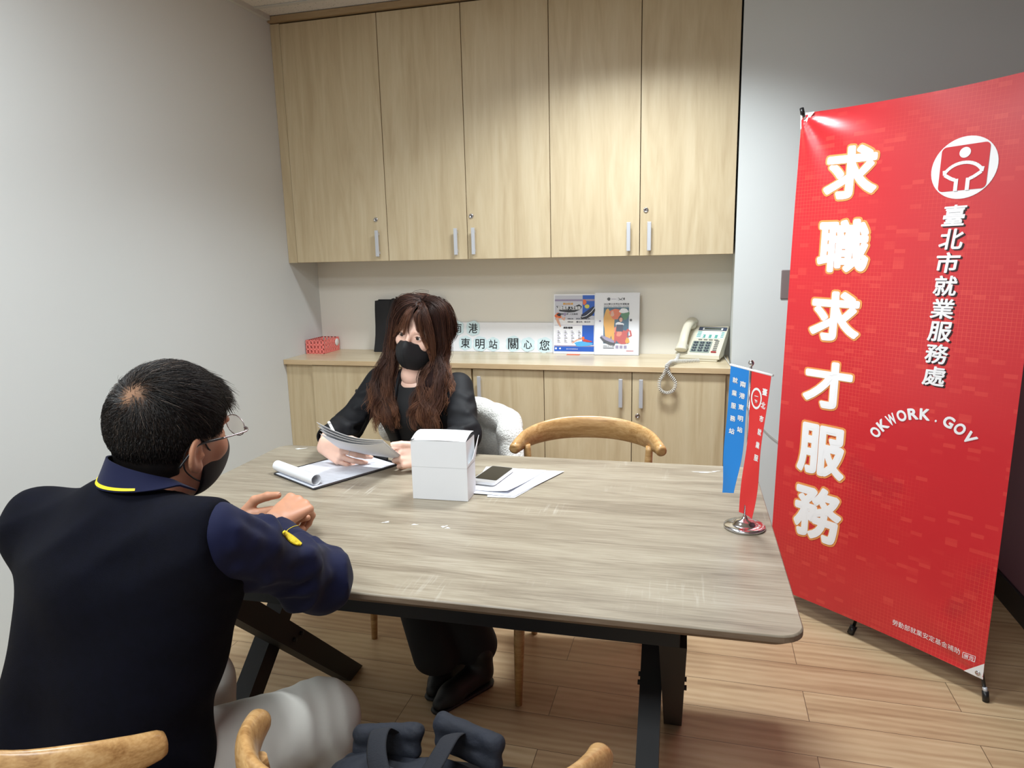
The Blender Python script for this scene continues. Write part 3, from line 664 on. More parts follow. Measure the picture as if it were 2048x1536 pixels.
# both flags hang from one crossbar; the bar runs away-left to near-right
bd = Vector((.70, -.715, .0)).normalized()
g = G(); ctr = Vector((.114, 1.658, 1.132))+Vector((0, -.006, 0))
g.tube([ctr-bd*.062+Vector((0, 0, .004)), ctr+bd*.062-Vector((0, 0, .004))], .0028, flag_w, n=10); build('crossbar', g, fl)
def pennant(s, m, Lh, name, lab, chars):
    g = G(); A = ctr+Vector((0, 0, -.002)); d = bd*s; w = .055
    nn = bd.cross(Vector((0, 0, 1))).normalized()
    if nn.y > 0: nn = -nn
    def f(u, v):
        x = .004+w*u; wob = .0045*math.sin(v*9+u*3+s)*v+.006*u*math.sin(v*4)
        squeeze = 1-.28*v if s > 0 else 1-.12*v
        drop = Lh*v-(.05*(1-u) if v > .98 else 0)*0
        tip = (.02*(u) if s < 0 else .0)*v
        return A+d*(x*squeeze)+nn*(wob+.002)+Vector((0, 0, -drop-tip*v+.004*s*-u))+bd*(-.028*v*v if s < 0 else -.022*v*v)
    g.sheet(lambda u, v: f(u, v), 8, 30, m, .0004)
    def on(x, y): return f(x, y)
    for (ch, u, v, su, sv) in chars:
        V, F = glyph(ch, .03); V = V[:, :2]; lo, hi = V.min(0), V.max(0); Q = (V-(lo+hi)/2)/(hi-lo)
        pts = [np.array(f(u+(q[0]*su*(1 if s > 0 else -1)), v-q[1]*sv))+np.array(nn)*.0009 for q in Q]
        # both faces of the lettering so that it reads from either side of the cloth
        g.add(pts, F, flag_w)
    build(name, g, fl, label=lab); return f, g
cb = [('南', .26, .115, .3, .045), ('港', .26, .205, .3, .045), ('東', .26, .295, .3, .045), ('明', .26, .385, .3, .045), ('站', .26, .475, .3, .045)]
cb += [('就', .68, .1, .28, .045), ('業', .68, .20, .28, .045), ('服', .68, .3, .28, .045), ('務', .68, .4, .28, .045), ('站', .68, .5, .28, .045)]
pennant(-1, flag_b, .30, 'flag', 'blue pennant with white characters', cb)
cr_ = [('臺', .78, .11, .26, .045), ('北', .78, .2, .26, .045), ('市', .78, .29, .26, .045), ('就', .78, .38, .26, .045), ('業', .78, .47, .26, .045), ('服', .78, .56, .26, .045)]
f2, _ = pennant(1, flag_r, .345, 'flag', 'red pennant with white emblem', cr_)
g = G(); nn = bd.cross(Vector((0, 0, 1))).normalized(); nn = -nn if nn.y > 0 else nn
def ringp(r0, r1, cu, cv, n=28):
    A = [f2(cu+r0*math.cos(t)*1, cv+r0*.24*math.sin(t)*1)+nn*.001 for t in [2*math.pi*i/n for i in range(n)]]
    B = [f2(cu+r1*math.cos(t)*1, cv+r1*.24*math.sin(t)*1)+nn*.001 for t in [2*math.pi*i/n for i in range(n)]]
    g.add(A+B, [[i, (i+1) % n, n+(i+1) % n, n+i] for i in range(n)], flag_w)
ringp(.3, .235, .36, .17)
for a, b in (((.26, .155), (.46, .155)), ((.28, .18), (.44, .19)), ((.33, .18), (.33, .2)), ((.4, .18), (.4, .2))):
    g.tube([f2(*a)+nn*.0012, f2(*b)+nn*.0012], .0009, flag_w, n=5)
build('emblem', g, fl)
# ------------------------------------------------------------------ white carton
card = mat('white_cardboard', (228, 230, 233), .55, bump=.12, bscale=60, bdist=.0006)
bx = root('carton', (-.671, 1.738, .75), 'tall white cardboard carton with slightly open flaps in the middle of the table', 'box', rz=math.radians(2.5))
g = G(); x0, x1, y0, y1, z0, z1 = -.078, .078, -.05, .03, .001, .166; t = .002
# body with a horizontal crease a little below half height
zc = .092
for a, b, nx in (((x0, y0), (x1, y0), 0), ((x1, y0), (x1, y1), 1), ((x1, y1), (x0, y1), 2), ((x0, y1), (x0, y0), 3)):
    for q0, q1 in ((z0, zc-.0008), (zc+.0008, z1)):
        ax, ay = a; bx_, by = b
        g.add([(ax, ay, q0), (bx_, by, q0), (bx_, by, q1), (ax, ay, q1)], [[0, 1, 2, 3]], card)
    g.add([(ax*.994, ay*.994, zc-.0008), (bx_*.994, by*.994, zc-.0008), (bx_*.994, by*.994, zc+.0008), (ax*.994, ay*.994, zc+.0008)], [[0, 1, 2, 3]], card)
g.add([(x0, y0, z0), (x1, y0, z0), (x1, y1, z0), (x0, y1, z0)], [[3, 2, 1, 0]], card)
build('carton_body', g, bx, local=True)
g = G()
def lid(u, v): return (x0+.001+(x1-x0-.002)*u, y0+(y1-y0)*v, z1+.012*math.sin(v*2.2)+.002*math.sin(u*3))
g.sheet(lid, 8, 6, card, .0012); build('lid', g, bx, local=True)
g = G()
def sf(u, v): return (x1+.0008+.012*v+.001, y0+.012+(y1-y0-.012)*u, zc+.008+.065*v*(.25+u*.75))
g.sheet(sf, 4, 4, card, .001); build('side_flap', g, bx, local=True)
g = G(); g.tube([(x0-.001, y0-.001, z1), (x0+.012, y0-.001, z1+.004)], .0012, gap_m, n=5); build('slit', g, bx, local=True)
# ------------------------------------------------------------------ clipboard with curled form
pr = mat('printed_form', (214, 217, 226), .6, var=.16, vscale=30, stretch=(1, 9, 1))
ZT = .7505
cb_ = root('clipboard', (-1.12, 1.83, .75), 'black clipboard holding a printed form with its first sheet rolled back', 'clipboard')
A_, B_, C_, D_ = Vector((-1.285, 1.765, 0)), Vector((-1.055, 1.70, 0)), Vector((-.86, 1.915, 0)), Vector((-1.10, 1.98, 0))
A_, B_, C_, D_ = Vector((-1.262, 1.80, 0)), Vector((-1.045, 1.685, 0)), Vector((-.85, 1.93, 0)), Vector((-1.07, 2.045, 0))
ux = (B_-A_).normalized(); uy = Vector((-ux.y, ux.x, 0)); fr = (A_+Vector((0, 0, ZT)), ux, uy, (0, 0, 1)); Wd = .235; Hh = .315
g = G(); g.prism(rrect(0, 0, Wd, Hh, .008), fr, mat('black_board', (26, 26, 30), .4), 0, .003); build('backing_board', g, cb_)
g = G(); g.prism([(.012, .004), (.224, .004), (.224, .298), (.012, .298)], fr, pr, .0032, .0042, side=paper); build('form', g, cb_)
g = G()   # first sheet: lies over the far half then curls round into a roll at the near edge
def roll(u, v):
    R0 = .0165; L0 = .05; s = v*.235
    if s < .0: s = 0
    O = Vector(fr[0])
    # s=0 at the bound far end of the curl
    if s < L0*0: pass
    th = s/R0*1.0; r = R0*(1-.10*v)
    x = -.008+.222*u; y = .022+r*math.sin(-th)*1.0; z = .0045+R0+r*-math.cos(th)
    return O+ux*x+uy*(y)+Vector((0, 0, z))
g.sheet(roll, 6, 60, paper, .0003); build('rolled_sheet', g, cb_, label='white sheet rolled into a tube')
g = G(); g.box((.06, .304, .003), (.17, .314, .012), steel, bev=.002, M=Matrix([[ux.x, uy.x, 0, A_.x], [ux.y, uy.y, 0, A_.y], [0, 0, 1, ZT], [0, 0, 0, 1]])); build('clip', g, cb_)
# ------------------------------------------------------------------ paper pile and phone right of the carton
pp = root('paper_stack', (-.52, 1.93, .75), 'stack of forms and white sheets lying right of the white carton', 'papers')
def quadsheet(name, P4, z, m, lab=None, curl=0, th=.0006):
    P4 = [Vector((*p, 0)) for p in P4]; g = G()
    def f(u, v): p = P4[0].lerp(P4[1], u).lerp(P4[3].lerp(P4[2], u), v); return p+Vector((0, 0, ZT+z+curl*(max(0, u+(1-v)-1.2)**2)))
    g.sheet(f, 10, 10, m, th); return build(name, g, pp, label=lab)
quadsheet('folder_sheet', [(-.55, 1.735), (-.475, 1.742), (-.395, 1.985), (-.62, 1.99)], .0012, paper)
quadsheet('form_sheet', [(-.60, 1.75), (-.478, 1.748), (-.385, 1.99), (-.61, 1.98)], .003, pr, 'printed form with faint grey text')
quadsheet('top_sheet', [(-.61, 1.775), (-.50, 1.765), (-.44, 1.985), (-.63, 1.985)], .0045, paper, 'blank white top sheet', curl=.012)
sp = root('smartphone', (-.578, 1.885, .757), 'smartphone with dark screen lying on the papers beside the carton', 'phone', rz=math.radians(-8))
g = G(); g.prism(rrect(-.037, -.074, .037, .074, .009), ((0, 0, .0012), (1, 0, 0), (0, 1, 0), (0, 0, 1)), mat('phone_silver', (214, 214, 216), .3, .4), 0, .0085); build('case', g, sp, local=True)
g = G(); g.prism(rrect(-.034, -.052, .034, .071, .006), ((0, 0, .0097), (1, 0, 0), (0, 1, 0), (0, 0, 1)), mat('phone_glass', (52, 49, 42), .12), 0, .0006); build('screen', g, sp, local=True)
# ------------------------------------------------------------------ red X-stand banner
def banner_material():
    m = bpy.data.materials.new('banner_red'); m.use_nodes = True; nt = m.node_tree; N = nt.nodes; L = nt.links; b = N['Principled BSDF']
    tc = N.new('ShaderNodeTexCoord'); sp_ = N.new('ShaderNodeSeparateXYZ'); cm = N.new('ShaderNodeCombineXYZ'); L.new(tc.outputs['Object'], sp_.inputs[0]); L.new(sp_.outputs[0], cm.inputs[0]); L.new(sp_.outputs[2], cm.inputs[1])
    br = N.new('ShaderNodeTexBrick'); br.offset = 0; br.inputs['Scale'].default_value = 1; br.inputs['Brick Width'].default_value = .0125; br.inputs['Row Height'].default_value = .0125; br.inputs['Mortar Size'].default_value = .0006; br.inputs['Mortar Smooth'].default_value = .3
    br.inputs['Color1'].default_value = (0, 0, 0, 1); br.inputs['Color2'].default_value = (1, 1, 1, 1); L.new(cm.outputs[0], br.inputs['Vector'])
    br2 = N.new('ShaderNodeTexBrick'); br2.offset = 0; br2.inputs['Scale'].default_value = 1; br2.inputs['Brick Width'].default_value = .035; br2.inputs['Row Height'].default_value = .0125; br2.inputs['Mortar Size'].default_value = 0
    br2.inputs['Color1'].default_value = (0, 0, 0, 1); br2.inputs['Color2'].default_value = (1, 1, 1, 1); L.new(cm.outputs[0], br2.inputs['Vector'])
    r = N.new('ShaderNodeValToRGB'); r.color_ramp.elements[0].position = .86; r.color_ramp.elements[1].position = .98
    r.color_ramp.elements[0].color = (*lin((202, 40, 48)), 1); r.color_ramp.elements[1].color = (*lin((212, 60, 58)), 1); L.new(br2.outputs['Color'], r.inputs[0])
    n = N.new('ShaderNodeTexNoise'); n.inputs['Scale'].default_value = 2.2; L.new(tc.outputs['Object'], n.inputs['Vector'])
    nm = N.new('ShaderNodeMapRange'); nm.inputs[1].default_value = .42; nm.inputs[2].default_value = .62; nm.inputs[4].default_value = .42; L.new(n.outputs['Fac'], nm.inputs[0])
    fm = N.new('ShaderNodeMath'); fm.operation = 'MULTIPLY'; L.new(br.outputs['Fac'], fm.inputs[0]); L.new(nm.outputs[0], fm.inputs[1])
    mx = N.new('ShaderNodeMix'); mx.data_type = 'RGBA'; mx.inputs[7].default_value = (*lin((238, 110, 84)), 1); L.new(fm.outputs[0], mx.inputs[0]); L.new(r.outputs[0], mx.inputs[6]); L.new(mx.outputs[2], b.inputs['Base Color'])
    b.inputs['Roughness'].default_value = .33; b.inputs['Specular IOR Level'].default_value = .7; return m
ban_m = banner_material(); ban_w = mat('banner_white', (240, 240, 242), .4); ban_o = mat('banner_orange', (232, 150, 84), .4); ban_k = mat('banner_shadow', (50, 20, 26), .4)
ban_red = mat('banner_plain_red', (202, 40, 48), .38); black_pl = mat('black_plastic', (22, 22, 24), .35)
BW, BH = .78, 1.80
bn = root('banner_stand', (.291, 2.778, 0), 'tall red roll banner with white Chinese characters on a black X stand', 'banner', rz=math.atan2(-.659, .752))
LEAN = .055; Z0 = .07
def bf(x, z):
    """banner cloth in the stand's own frame: x along the width, z up, y away from the viewer"""
    v = (z)/BH; d = 0
    # pull folds radiating from the upper left eyelet, slack along the top hem
    r = math.hypot(x, BH-z); a = math.atan2(BH-z, max(x, 1e-5))
    d += .006*math.exp(-(r/.28)**2)*math.sin(a*9)*min(1, r/.05)
    d += .006*math.exp(-((BH-z)/.09)**2)*math.sin(x*11+1)*math.sin(math.pi*x/BW)
    r2 = math.hypot(BW-x, z); d += .004*math.exp(-(r2/.25)**2)*math.sin(math.atan2(z, max(BW-x, 1e-5))*7)
    d += -.014*math.sin(math.pi*x/BW)*math.sin(math.pi*v)
    sag = .012*math.sin(math.pi*x/BW)*(v-.5)*2 if v > .5 else -.008*math.sin(math.pi*x/BW)*(1-2*v)
    return (x, LEAN*v+d, Z0+z-sag)
g = G()
g.sheet(lambda u, v: bf(BW*u, BH*v), 96, 150, ban_m)
build('banner_sheet', g, bn, local=True)
FR = ((0, 0, 0), (1, 0, 0), (0, 0, 1), (0, -1, 0))
def ct(g, ch, x, z, w, h, m, zz, bold, ital=0): g.text(ch, x, z, w, h, FR, m, z=zz, bold=bold, ital=ital, f=bf)
# banner height runs 0..BH from its bottom hem
g = G(); 
big = [('求', .21, 1.582, .19), ('職', .206, 1.335, .196), ('求', .197, 1.09, .19), ('才', .19, .842, .185), ('服', .186, .597, .205), ('務', .189, .355, .225)]
for ch, x, z, hh in big:
    ct(g, ch, x, z, .206, hh, ban_o, .0012, .062); ct(g, ch, x, z, .192, hh*.93, ban_w, .0022, .038)
build('headline_lettering', g, bn, local=True, label='large white characters outlined in orange')
g = G()
col2 = '臺北市就業服務處'
for i, ch in enumerate(col2):
    z = 1.421-i*.071; x = .554-i*.001; ct(g, ch, x+.005, z-.004, .068, .063, ban_k, .001, .022, .08); ct(g, ch, x, z, .068, .063, ban_w, .002, .022, .08)
build('column_lettering', g, bn, local=True, label='column of smaller white characters')
g = G()
def curve_poly(pts, m, zz): g.add([tuple(np.array(bf(x, z))+np.array((0, -zz, 0))) for x, z in pts], [list(range(len(pts)))], m)
cx, cz, R = .565, 1.56, .091
curve_poly([(cx+R*math.cos(2*math.pi*i/48), cz+R*math.sin(2*math.pi*i/48)) for i in range(48)], ban_w, .0012)
curve_poly([(x, z) for x, z in rrect(cx-.066, cz-.066, cx+.066, cz+.066, .014)], ban_red, .002)
curve_poly([(cx+.0155*math.cos(2*math.pi*i/24), cz+.044+.0155*math.sin(2*math.pi*i/24)) for i in range(24)], ban_w, .0028)
def strip(P, w, m, zz):
    P = [Vector(p) for p in P]
    for i in range(len(P)-1):
        t = (P[i+1]-P[i]).normalized(); nrm = Vector((-t.y, t.x))*w; curve_poly([P[i]+nrm, P[i]-nrm, P[i+1]-nrm, P[i+1]+nrm], m, zz)
strip([(cx+.056*math.cos(t), cz-.032+.047*math.sin(t)) for t in [math.pi*(.13+.74*i/14) for i in range(15)]], .0048, ban_w, .0028)
strip([(cx-.052, cz-.003), (cx-.05, cz-.017), (cx-.03, cz-.03), (cx-.02, cz-.034)], .005, ban_w, .003); strip([(cx+.052, cz-.003), (cx+.05, cz-.017), (cx+.03, cz-.03), (cx+.02, cz-.034)], .005, ban_w, .003)
strip([(cx-.016, cz-.031), (cx-.016, cz-.067)], .0055, ban_w, .003); strip([(cx+.016, cz-.031), (cx+.016, cz-.067)], .0055, ban_w, .003)
build('emblem', g, bn, local=True, label='round white emblem with red square')
# arched web address
g = G(); s = 'OKWORK.GOV'; Rr = .185; cx, cz = .54, .612
for i, ch in enumerate(s):
    a = math.radians(149-i*(149-47)/9); w = .031 if ch != '.' else .006; h = .038 if ch != '.' else .008; rr_ = Rr if ch != '.' else Rr-.013
    x, z = cx+rr_*math.cos(a), cz+rr_*math.sin(a); g.text(ch, x, z, w, h, FR, ban_w, z=.0018, bold=.04, rot=a-math.pi/2, f=bf)
build('web_address', g, bn, local=True, label='arched white lettering')
g = G(); ct(g, '勞動部就業安定基金補助', .602, .057, .215, .021, ban_w, .0018, 0.0)
build('small_print', g, bn, local=True, label='line of small white characters')
g = G(); ct(g, '廣告', .7345, .052, .027, .0125, ban_w, .0018, 0.0)
strip([(.718, .043), (.751, .043), (.751, .061), (.718, .061), (.718, .043)], .0008, ban_w, .0018)
build('boxed_mark', g, bn, local=True)
for x0, z0, sx, sz in ((0, BH, 1, -1), (BW, BH, -1, -1), (0, 0, 1, 1), (BW, 0, -1, 1)):
    g = G(); P = [(x0, z0), (x0+sx*.055, z0), (x0, z0+sz*.055)]
    n_ = 6; T = []; 
    g.add([tuple(np.array(bf(min(max(x, 0), BW), min(max(z, 0), BH)))+np.array((0, -.0022, 0))) for x, z in P], [[0, 1, 2]], ban_w)
    g.lathe([(.004, .0), (.0075, .0), (.0075, .0016), (.004, .0016)], chrome, M=Matrix.Translation(Vector(bf(x0+sx*.015, z0+sz*.015))+Vector((0, -.0022, 0))) @ Matrix.Rotation(math.pi/2, 4, 'X'), n=16)
    build('corner_patch', g, bn, local=True, label='white corner patch with metal eyelet')
hub = Vector((BW/2, .11, .86))
g = G(); g.tube([hub-Vector((0, 0, .06)), hub+Vector((0, 0, .06))], .016, black_pl, n=14); build('hub', g, bn, local=True)
for x0, z0, sx, sz, nm in ((0, BH, 1, -1, 0), (BW, BH, -1, -1, 0), (0, 0, 1, 1, 1), (BW, 0, -1, 1, 1)):
    e_ = Vector(bf(x0+sx*.015, z0+sz*.015)); g = G(); 
    end = e_+Vector((-sx*.012, -.006, -sz*.02 if nm == 0 else 0))
    P = [hub, hub.lerp(e_, .5)+Vector((0, .02, 0)), e_+Vector((sx*.006, .012, sz*.01)), e_+Vector((-sx*.004, -.008, -sz*.012))]
    if nm == 0: g.tube(P, [.005, .0045, .004, .004], black_pl, n=8); g.tube([e_+Vector((-sx*.003, -.008, .01)), e_+Vector((-sx*.01, -.006, .032))], .0075, black_pl, n=12)
    else:
        g.tube([hub, e_+Vector((0, .014, .02)), Vector((e_.x-sx*.022, .004, .03))], .0055, black_pl, n=8)
        g.tube([Vector((e_.x-sx*.02, .004, .045)), Vector((e_.x-sx*.024, .004, .028))], .0065, alu, n=12); g.tube([Vector((e_.x-sx*.023, .004, .032)), Vector((e_.x-sx*.028, .002, .001))], .0095, black_pl, n=12)
    build('support_pole', g, bn, local=True)
g = G(); g.tube([hub, Vector((.33, .2, .03))], .006, black_pl, n=8); g.tube([Vector((.332, .195, .035)), Vector((.328, .205, .002))], .0115, black_pl, n=12); g.tube([hub, Vector((.36, .12, .3)), Vector((.335, .04, .012))], .006, black_pl, n=8); g.tube([Vector((.337, .045, .03)), Vector((.333, .03, .002))], .012, black_pl, n=12); build('rear_leg', g, bn, local=True)
# ------------------------------------------------------------------ curved-rail wooden elbow chairs
oak = wood('chair_oak', [(144, 104, 60), (180, 140, 90), (204, 168, 118)], 9, (1, 1, 1), .3, .1, 1.6, .35, figure=True)
seat_m = mat('black_seat', (24, 24, 27), .5, bump=.1, bscale=300)
nt = oak.node_tree
for n_ in nt.nodes:
    if n_.type == 'MAPPING': n_.inputs['Scale'].default_value = (.45, 2.6, 5)
def chair(label, x, y, rz, group=None):
    r = root('elbow_chair', (x, y, 0), label, 'chair', rz=rz, group=group)
    g = G()
    def f(u, v):   # padded seat, slightly dished
        a = (u-.5)*2; b = (v-.5)*2; w = .235-.02*(1-v); X = a*w; Y = b*.215
        e = max(abs(a), abs(b)); return (X*(1-.02*b*b), Y, .452-.012*(1-a*a)*(1-b*b)*1-.03*max(0, e-.86)/.14)
    g.sheet(f, 16, 16, seat_m, .0); 
    g.prism(rrect(-.225, -.21, .225, .21, .04), ((0, 0, .405), (1, 0, 0), (0, 1, 0), (0, 0, 1)), seat_m, 0, .018)
    build('seat', g, r, local=True)
    g = G(); g.prism(rrect(-.22, -.2, .22, .2, .04), ((0, 0, .372), (1, 0, 0), (0, 1, 0), (0, 0, 1)), oak, 0, .033); build('seat_frame', g, r, local=True)
    for s in (-1, 1):
        g = G(); g.tube([(s*.195, .19, .385), (s*.2, .2, .2), (s*.205, .205, .0)], [.0185, .0165, .011], oak, n=16); build('leg', g, r, local=True)
        g = G(); g.tube(spline([(s*.20, -.215, 0), (s*.20, -.195, .22), (s*.198, -.18, .42), (s*.205, -.185, .6), (s*.212, -.195, .74)], 6), [.011+.006*min(1, i/10) if i < 14 else .017-.0005*(i-14) for i in range(25)], oak, n=16); build('leg', g, r, local=True)
    # crest rail, ends curving forward
    K = [(-.249, -.125, .742), (-.238, -.165, .748), (-.215, -.215, .757), (-.165, -.272, .765), (-.09, -.31, .772), (0, -.322, .774), (.09, -.31, .772), (.165, -.272, .765), (.215, -.215, .757), (.238, -.165, .748), (.249, -.125, .742)]
    P = spline(K, 5); n = len(P); rad = []; fl_ = []
    for i in range(n):
        t = abs(2*i/(n-1)-1); hgt = .041*(1-t**2.2)+.0185*t**2.2; dep = .0125*(1-t**2)+.0185*t**2
        rad.append(hgt); fl_.append(dep/hgt)
    rad = [.010]+[.0165]+rad[1:-1]+[.0165]+[.010]; fl_ = [1]+[1]+fl_[1:-1]+[1]+[1]
    d0 = (P[0]-P[1]); d0 = d0/np.linalg.norm(d0); d1 = (P[-1]-P[-2]); d1 = d1/np.linalg.norm(d1)
    P = [P[0]+d0*.004]+[P[0]+d0*.0015]+P[1:-1]+[P[-1]+d1*.0015]+[P[-1]+d1*.004]
    g = G(); g.tube(P, rad, oak, n=28, flat=fl_, up=(0, 0, 1)); build('crest_rail', g, r, local=True)
    return r
chair('light oak elbow chair, empty, on the far side of the table', -.345, 2.14, math.radians(180+7))
chair('light oak elbow chair under the woman, draped with a white fleece', -.93, 2.36, math.radians(180-3))
chair('light oak elbow chair with the backpack on its seat, near side of the table', -.372, .93, math.radians(5))
chair('light oak elbow chair the man sits on, at lower left', -.925, .89, math.radians(-14))
# ------------------------------------------------------------------ organic shapes: rounded-cone fields and surface nets
def A(*p): return np.array(p, float)
def cap(P, a, b, ra, rb):
    a = np.asarray(a, np.float32); b = np.asarray(b, np.float32); d = b-a; L = float(d @ d)+1e-12
    t = np.clip(((P-a) @ d)/L, 0, 1); return np.linalg.norm(P-a-t[..., None]*d, axis=-1)-(ra+(rb-ra)*t)
def ell(P, c, r, R=None):
    q = P-np.asarray(c, np.float32)
    if R is not None: q = q @ np.asarray(R, np.float32)
    r = np.asarray(r, np.float32); k0 = np.linalg.norm(q/r, axis=-1); k1 = np.linalg.norm(q/(r*r), axis=-1)+1e-9
    return k0*(k0-1)/k1
def smin(a, b, k):
    h = np.maximum(k-np.abs(a-b), 0)/k; return np.minimum(a, b)-h*h*k*.25
def smax(a, b, k): return -smin(-a, -b, k)
def vnoise(P, s, seed=0):
    """smooth pseudo noise from a few rotated sine products"""
    r = np.random.default_rng(seed); out = 0
    for i in range(4):
        v = r.normal(size=3); v /= np.linalg.norm(v); w = r.normal(size=3); w /= np.linalg.norm(w)
        out = out+np.sin(P @ (v*s*(1+.35*i))+r.uniform(0, 6))*np.sin(P @ (w*s*(1+.2*i))+r.uniform(0, 6))
    return out/4
def net(fn, lo, hi, h):
    """surface nets: (vertices, quads) of fn = 0"""
    lo = np.array(lo, float); n = np.ceil((np.array(hi)-lo)/h).astype(int)+1
    ax = [lo[i]+h*np.arange(n[i]) for i in range(3)]
    V = np.empty(n, np.float32)
    for i0 in range(0, n[0], 24):
        X = np.stack(np.meshgrid(ax[0][i0:i0+24], ax[1], ax[2], indexing='ij'), -1).astype(np.float32); V[i0:i0+24] = fn(X)
    S = V < 0; c = n-1
    acc = np.zeros((*c, 3), np.float32); cnt = np.zeros(c, np.float32)
    sl = lambda o: tuple(slice(o[i], o[i]+c[i]) for i in range(3))
    for d in range(3):
        for a in (0, 1):
            for b in (0, 1):
                o = [0, 0, 0]; e = [x for x in range(3) if x != d]; o[e[0]] = a; o[e[1]] = b; p = list(o); p[d] = 1
                v0, v1 = V[sl(o)], V[sl(p)]; m = (S[sl(o)] != S[sl(p)])
                t = np.where(m, v0/np.where(np.abs(v0-v1) < 1e-9, 1e-9, v0-v1), 0)
                for x in range(3): acc[..., x] += np.where(m, (t if x == d else o[x]), 0)
                cnt += m
    act = cnt > 0; idx = -np.ones(c, np.int64); idx[act] = np.arange(act.sum())
    base = np.stack(np.nonzero(act), -1); vs = lo+h*(base+acc[act]/cnt[act][:, None])
    F = []
    for d in range(3):
        e = [x for x in range(3) if x != d]; L = [slice(1, c[x]) for x in range(3)]; L[d] = slice(0, c[d])
        s0 = S[tuple(slice(1, c[x]) if x != d else slice(0, c[x]) for x in range(3))]; s1 = S[tuple(slice(1, c[x]) if x != d else slice(1, c[x]+1) for x in range(3))]
        def g_(a, b):
            q = [slice(0, c[d]) if x == d else (slice(1-(a if x == e[0] else b), c[x]-(a if x == e[0] else b))) for x in range(3)]; return idx[tuple(q)]
        f = np.stack([g_(0, 0), g_(1, 0), g_(1, 1), g_(0, 1)], -1)
        m = s0 & ~s1; m2 = ~s0 & s1
        if d == 1: m, m2 = m2, m
        F.append(f[m]); F.append(f[m2][:, ::-1])
    F = np.concatenate(F); F = F[(F >= 0).all(1)]
    return vs, F
def relax(V, F, it=2, lam=.5):
    n = len(V)
    for _ in range(it):
        s = np.zeros_like(V); c = np.zeros(n)
        for a, b in ((0, 1), (1, 2), (2, 3), (3, 0)):
            np.add.at(s, F[:, a], V[F[:, b]]); np.add.at(c, F[:, a], 1); np.add.at(s, F[:, b], V[F[:, a]]); np.add.at(c, F[:, b], 1)
        V = V+(s/np.maximum(c, 1)[:, None]-V)*lam
    return V
def gsdf(g, fn, lo, hi, h, m, it=2, post=None):
    V, F = net(fn, lo, hi, h); V = relax(V, F, it)
    if post is not None: V = post(V)
    b = len(g.v); i = g.mi(m); g.v.extend(V.tolist()); g.f.extend((F+b).tolist()); g.m.extend([i]*len(F)); g.smooth.extend([True]*len(F)); return g
def frame(o, r, f, u):
    M = np.eye(4); M[:3, 0] = r; M[:3, 1] = f; M[:3, 2] = u; M[:3, 3] = o; return M
def nrm(v): v = np.array(v, float); return v/np.linalg.norm(v)
def toL(P, M): return (P-M[:3, 3].astype(np.float32)) @ M[:3, :3].astype(np.float32)
def toW(P, M): return np.asarray(P) @ M[:3, :3].T+M[:3, 3]

def head_fn(q, male=True):
    """skull, face and ears in head space: x right, y forward, z up, origin between the ears"""
    w = 1.0 if male else .98
    d = ell(q, (0, -.005 if male else -.012, .034), (.0745*w, .089 if male else .096, .086)); d = smin(d, ell(q, (0, .03, -.03), (.061*w, .062, .088)), .03)
    d = smin(d, ell(q, (0, .048, -.078), ((.046 if male else .036), .042, .037)), .025)
    for s in (-1, 1):
        d = smin(d, ell(q, (s*.043*w, .062, -.018), (.021, .02, .02)), .018)
        d = smin(d, ell(q, (s*.024, .083, .026), (.022, .010, .008)), .012)
        d = smax(d, -ell(q, (s*.031, .102, .007), (.017, .014, .0095)), .010)
    d = smin(d, cap(q, (0, .088, .018), (0, .107, -.020), .0065, .0095), .012)
    for s in (-1, 1): d = smin(d, ell(q, (s*.011, .098, -.027), (.0075, .009, .0065)), .006)
    d = smin(d, ell(q, (0, .090, -.054), (.021, .009, .006)), .008); d = smin(d, ell(q, (0, .088, -.064), (.018, .009, .006)), .008)
    d = smax(d, -ell(q, (0, .1, -.059), (.022, .006, .0016)), .004)
    for s in (-1, 1):
        t = math.radians(22)*s; R = np.array([[math.cos(t), -math.sin(t), 0], [math.sin(t), math.cos(t), 0], [0, 0, 1]])
        e = ell(q, (s*.081*w, -.010, -.004), (.0075, .0175, .031), R)
        e = smin(e, ell(q, (s*.079*w, -.001, -.029), (.006, .009, .011)), .006)
        e = smax(e, -ell(q, (s*.089*w, -.006, .002), (.0075, .0105, .021), R), .004)
        e = smin(e, ell(q, (s*.080*w, .004, -.008), (.005, .004, .006)), .004)
        d = smin(d, e, .005)
    return d

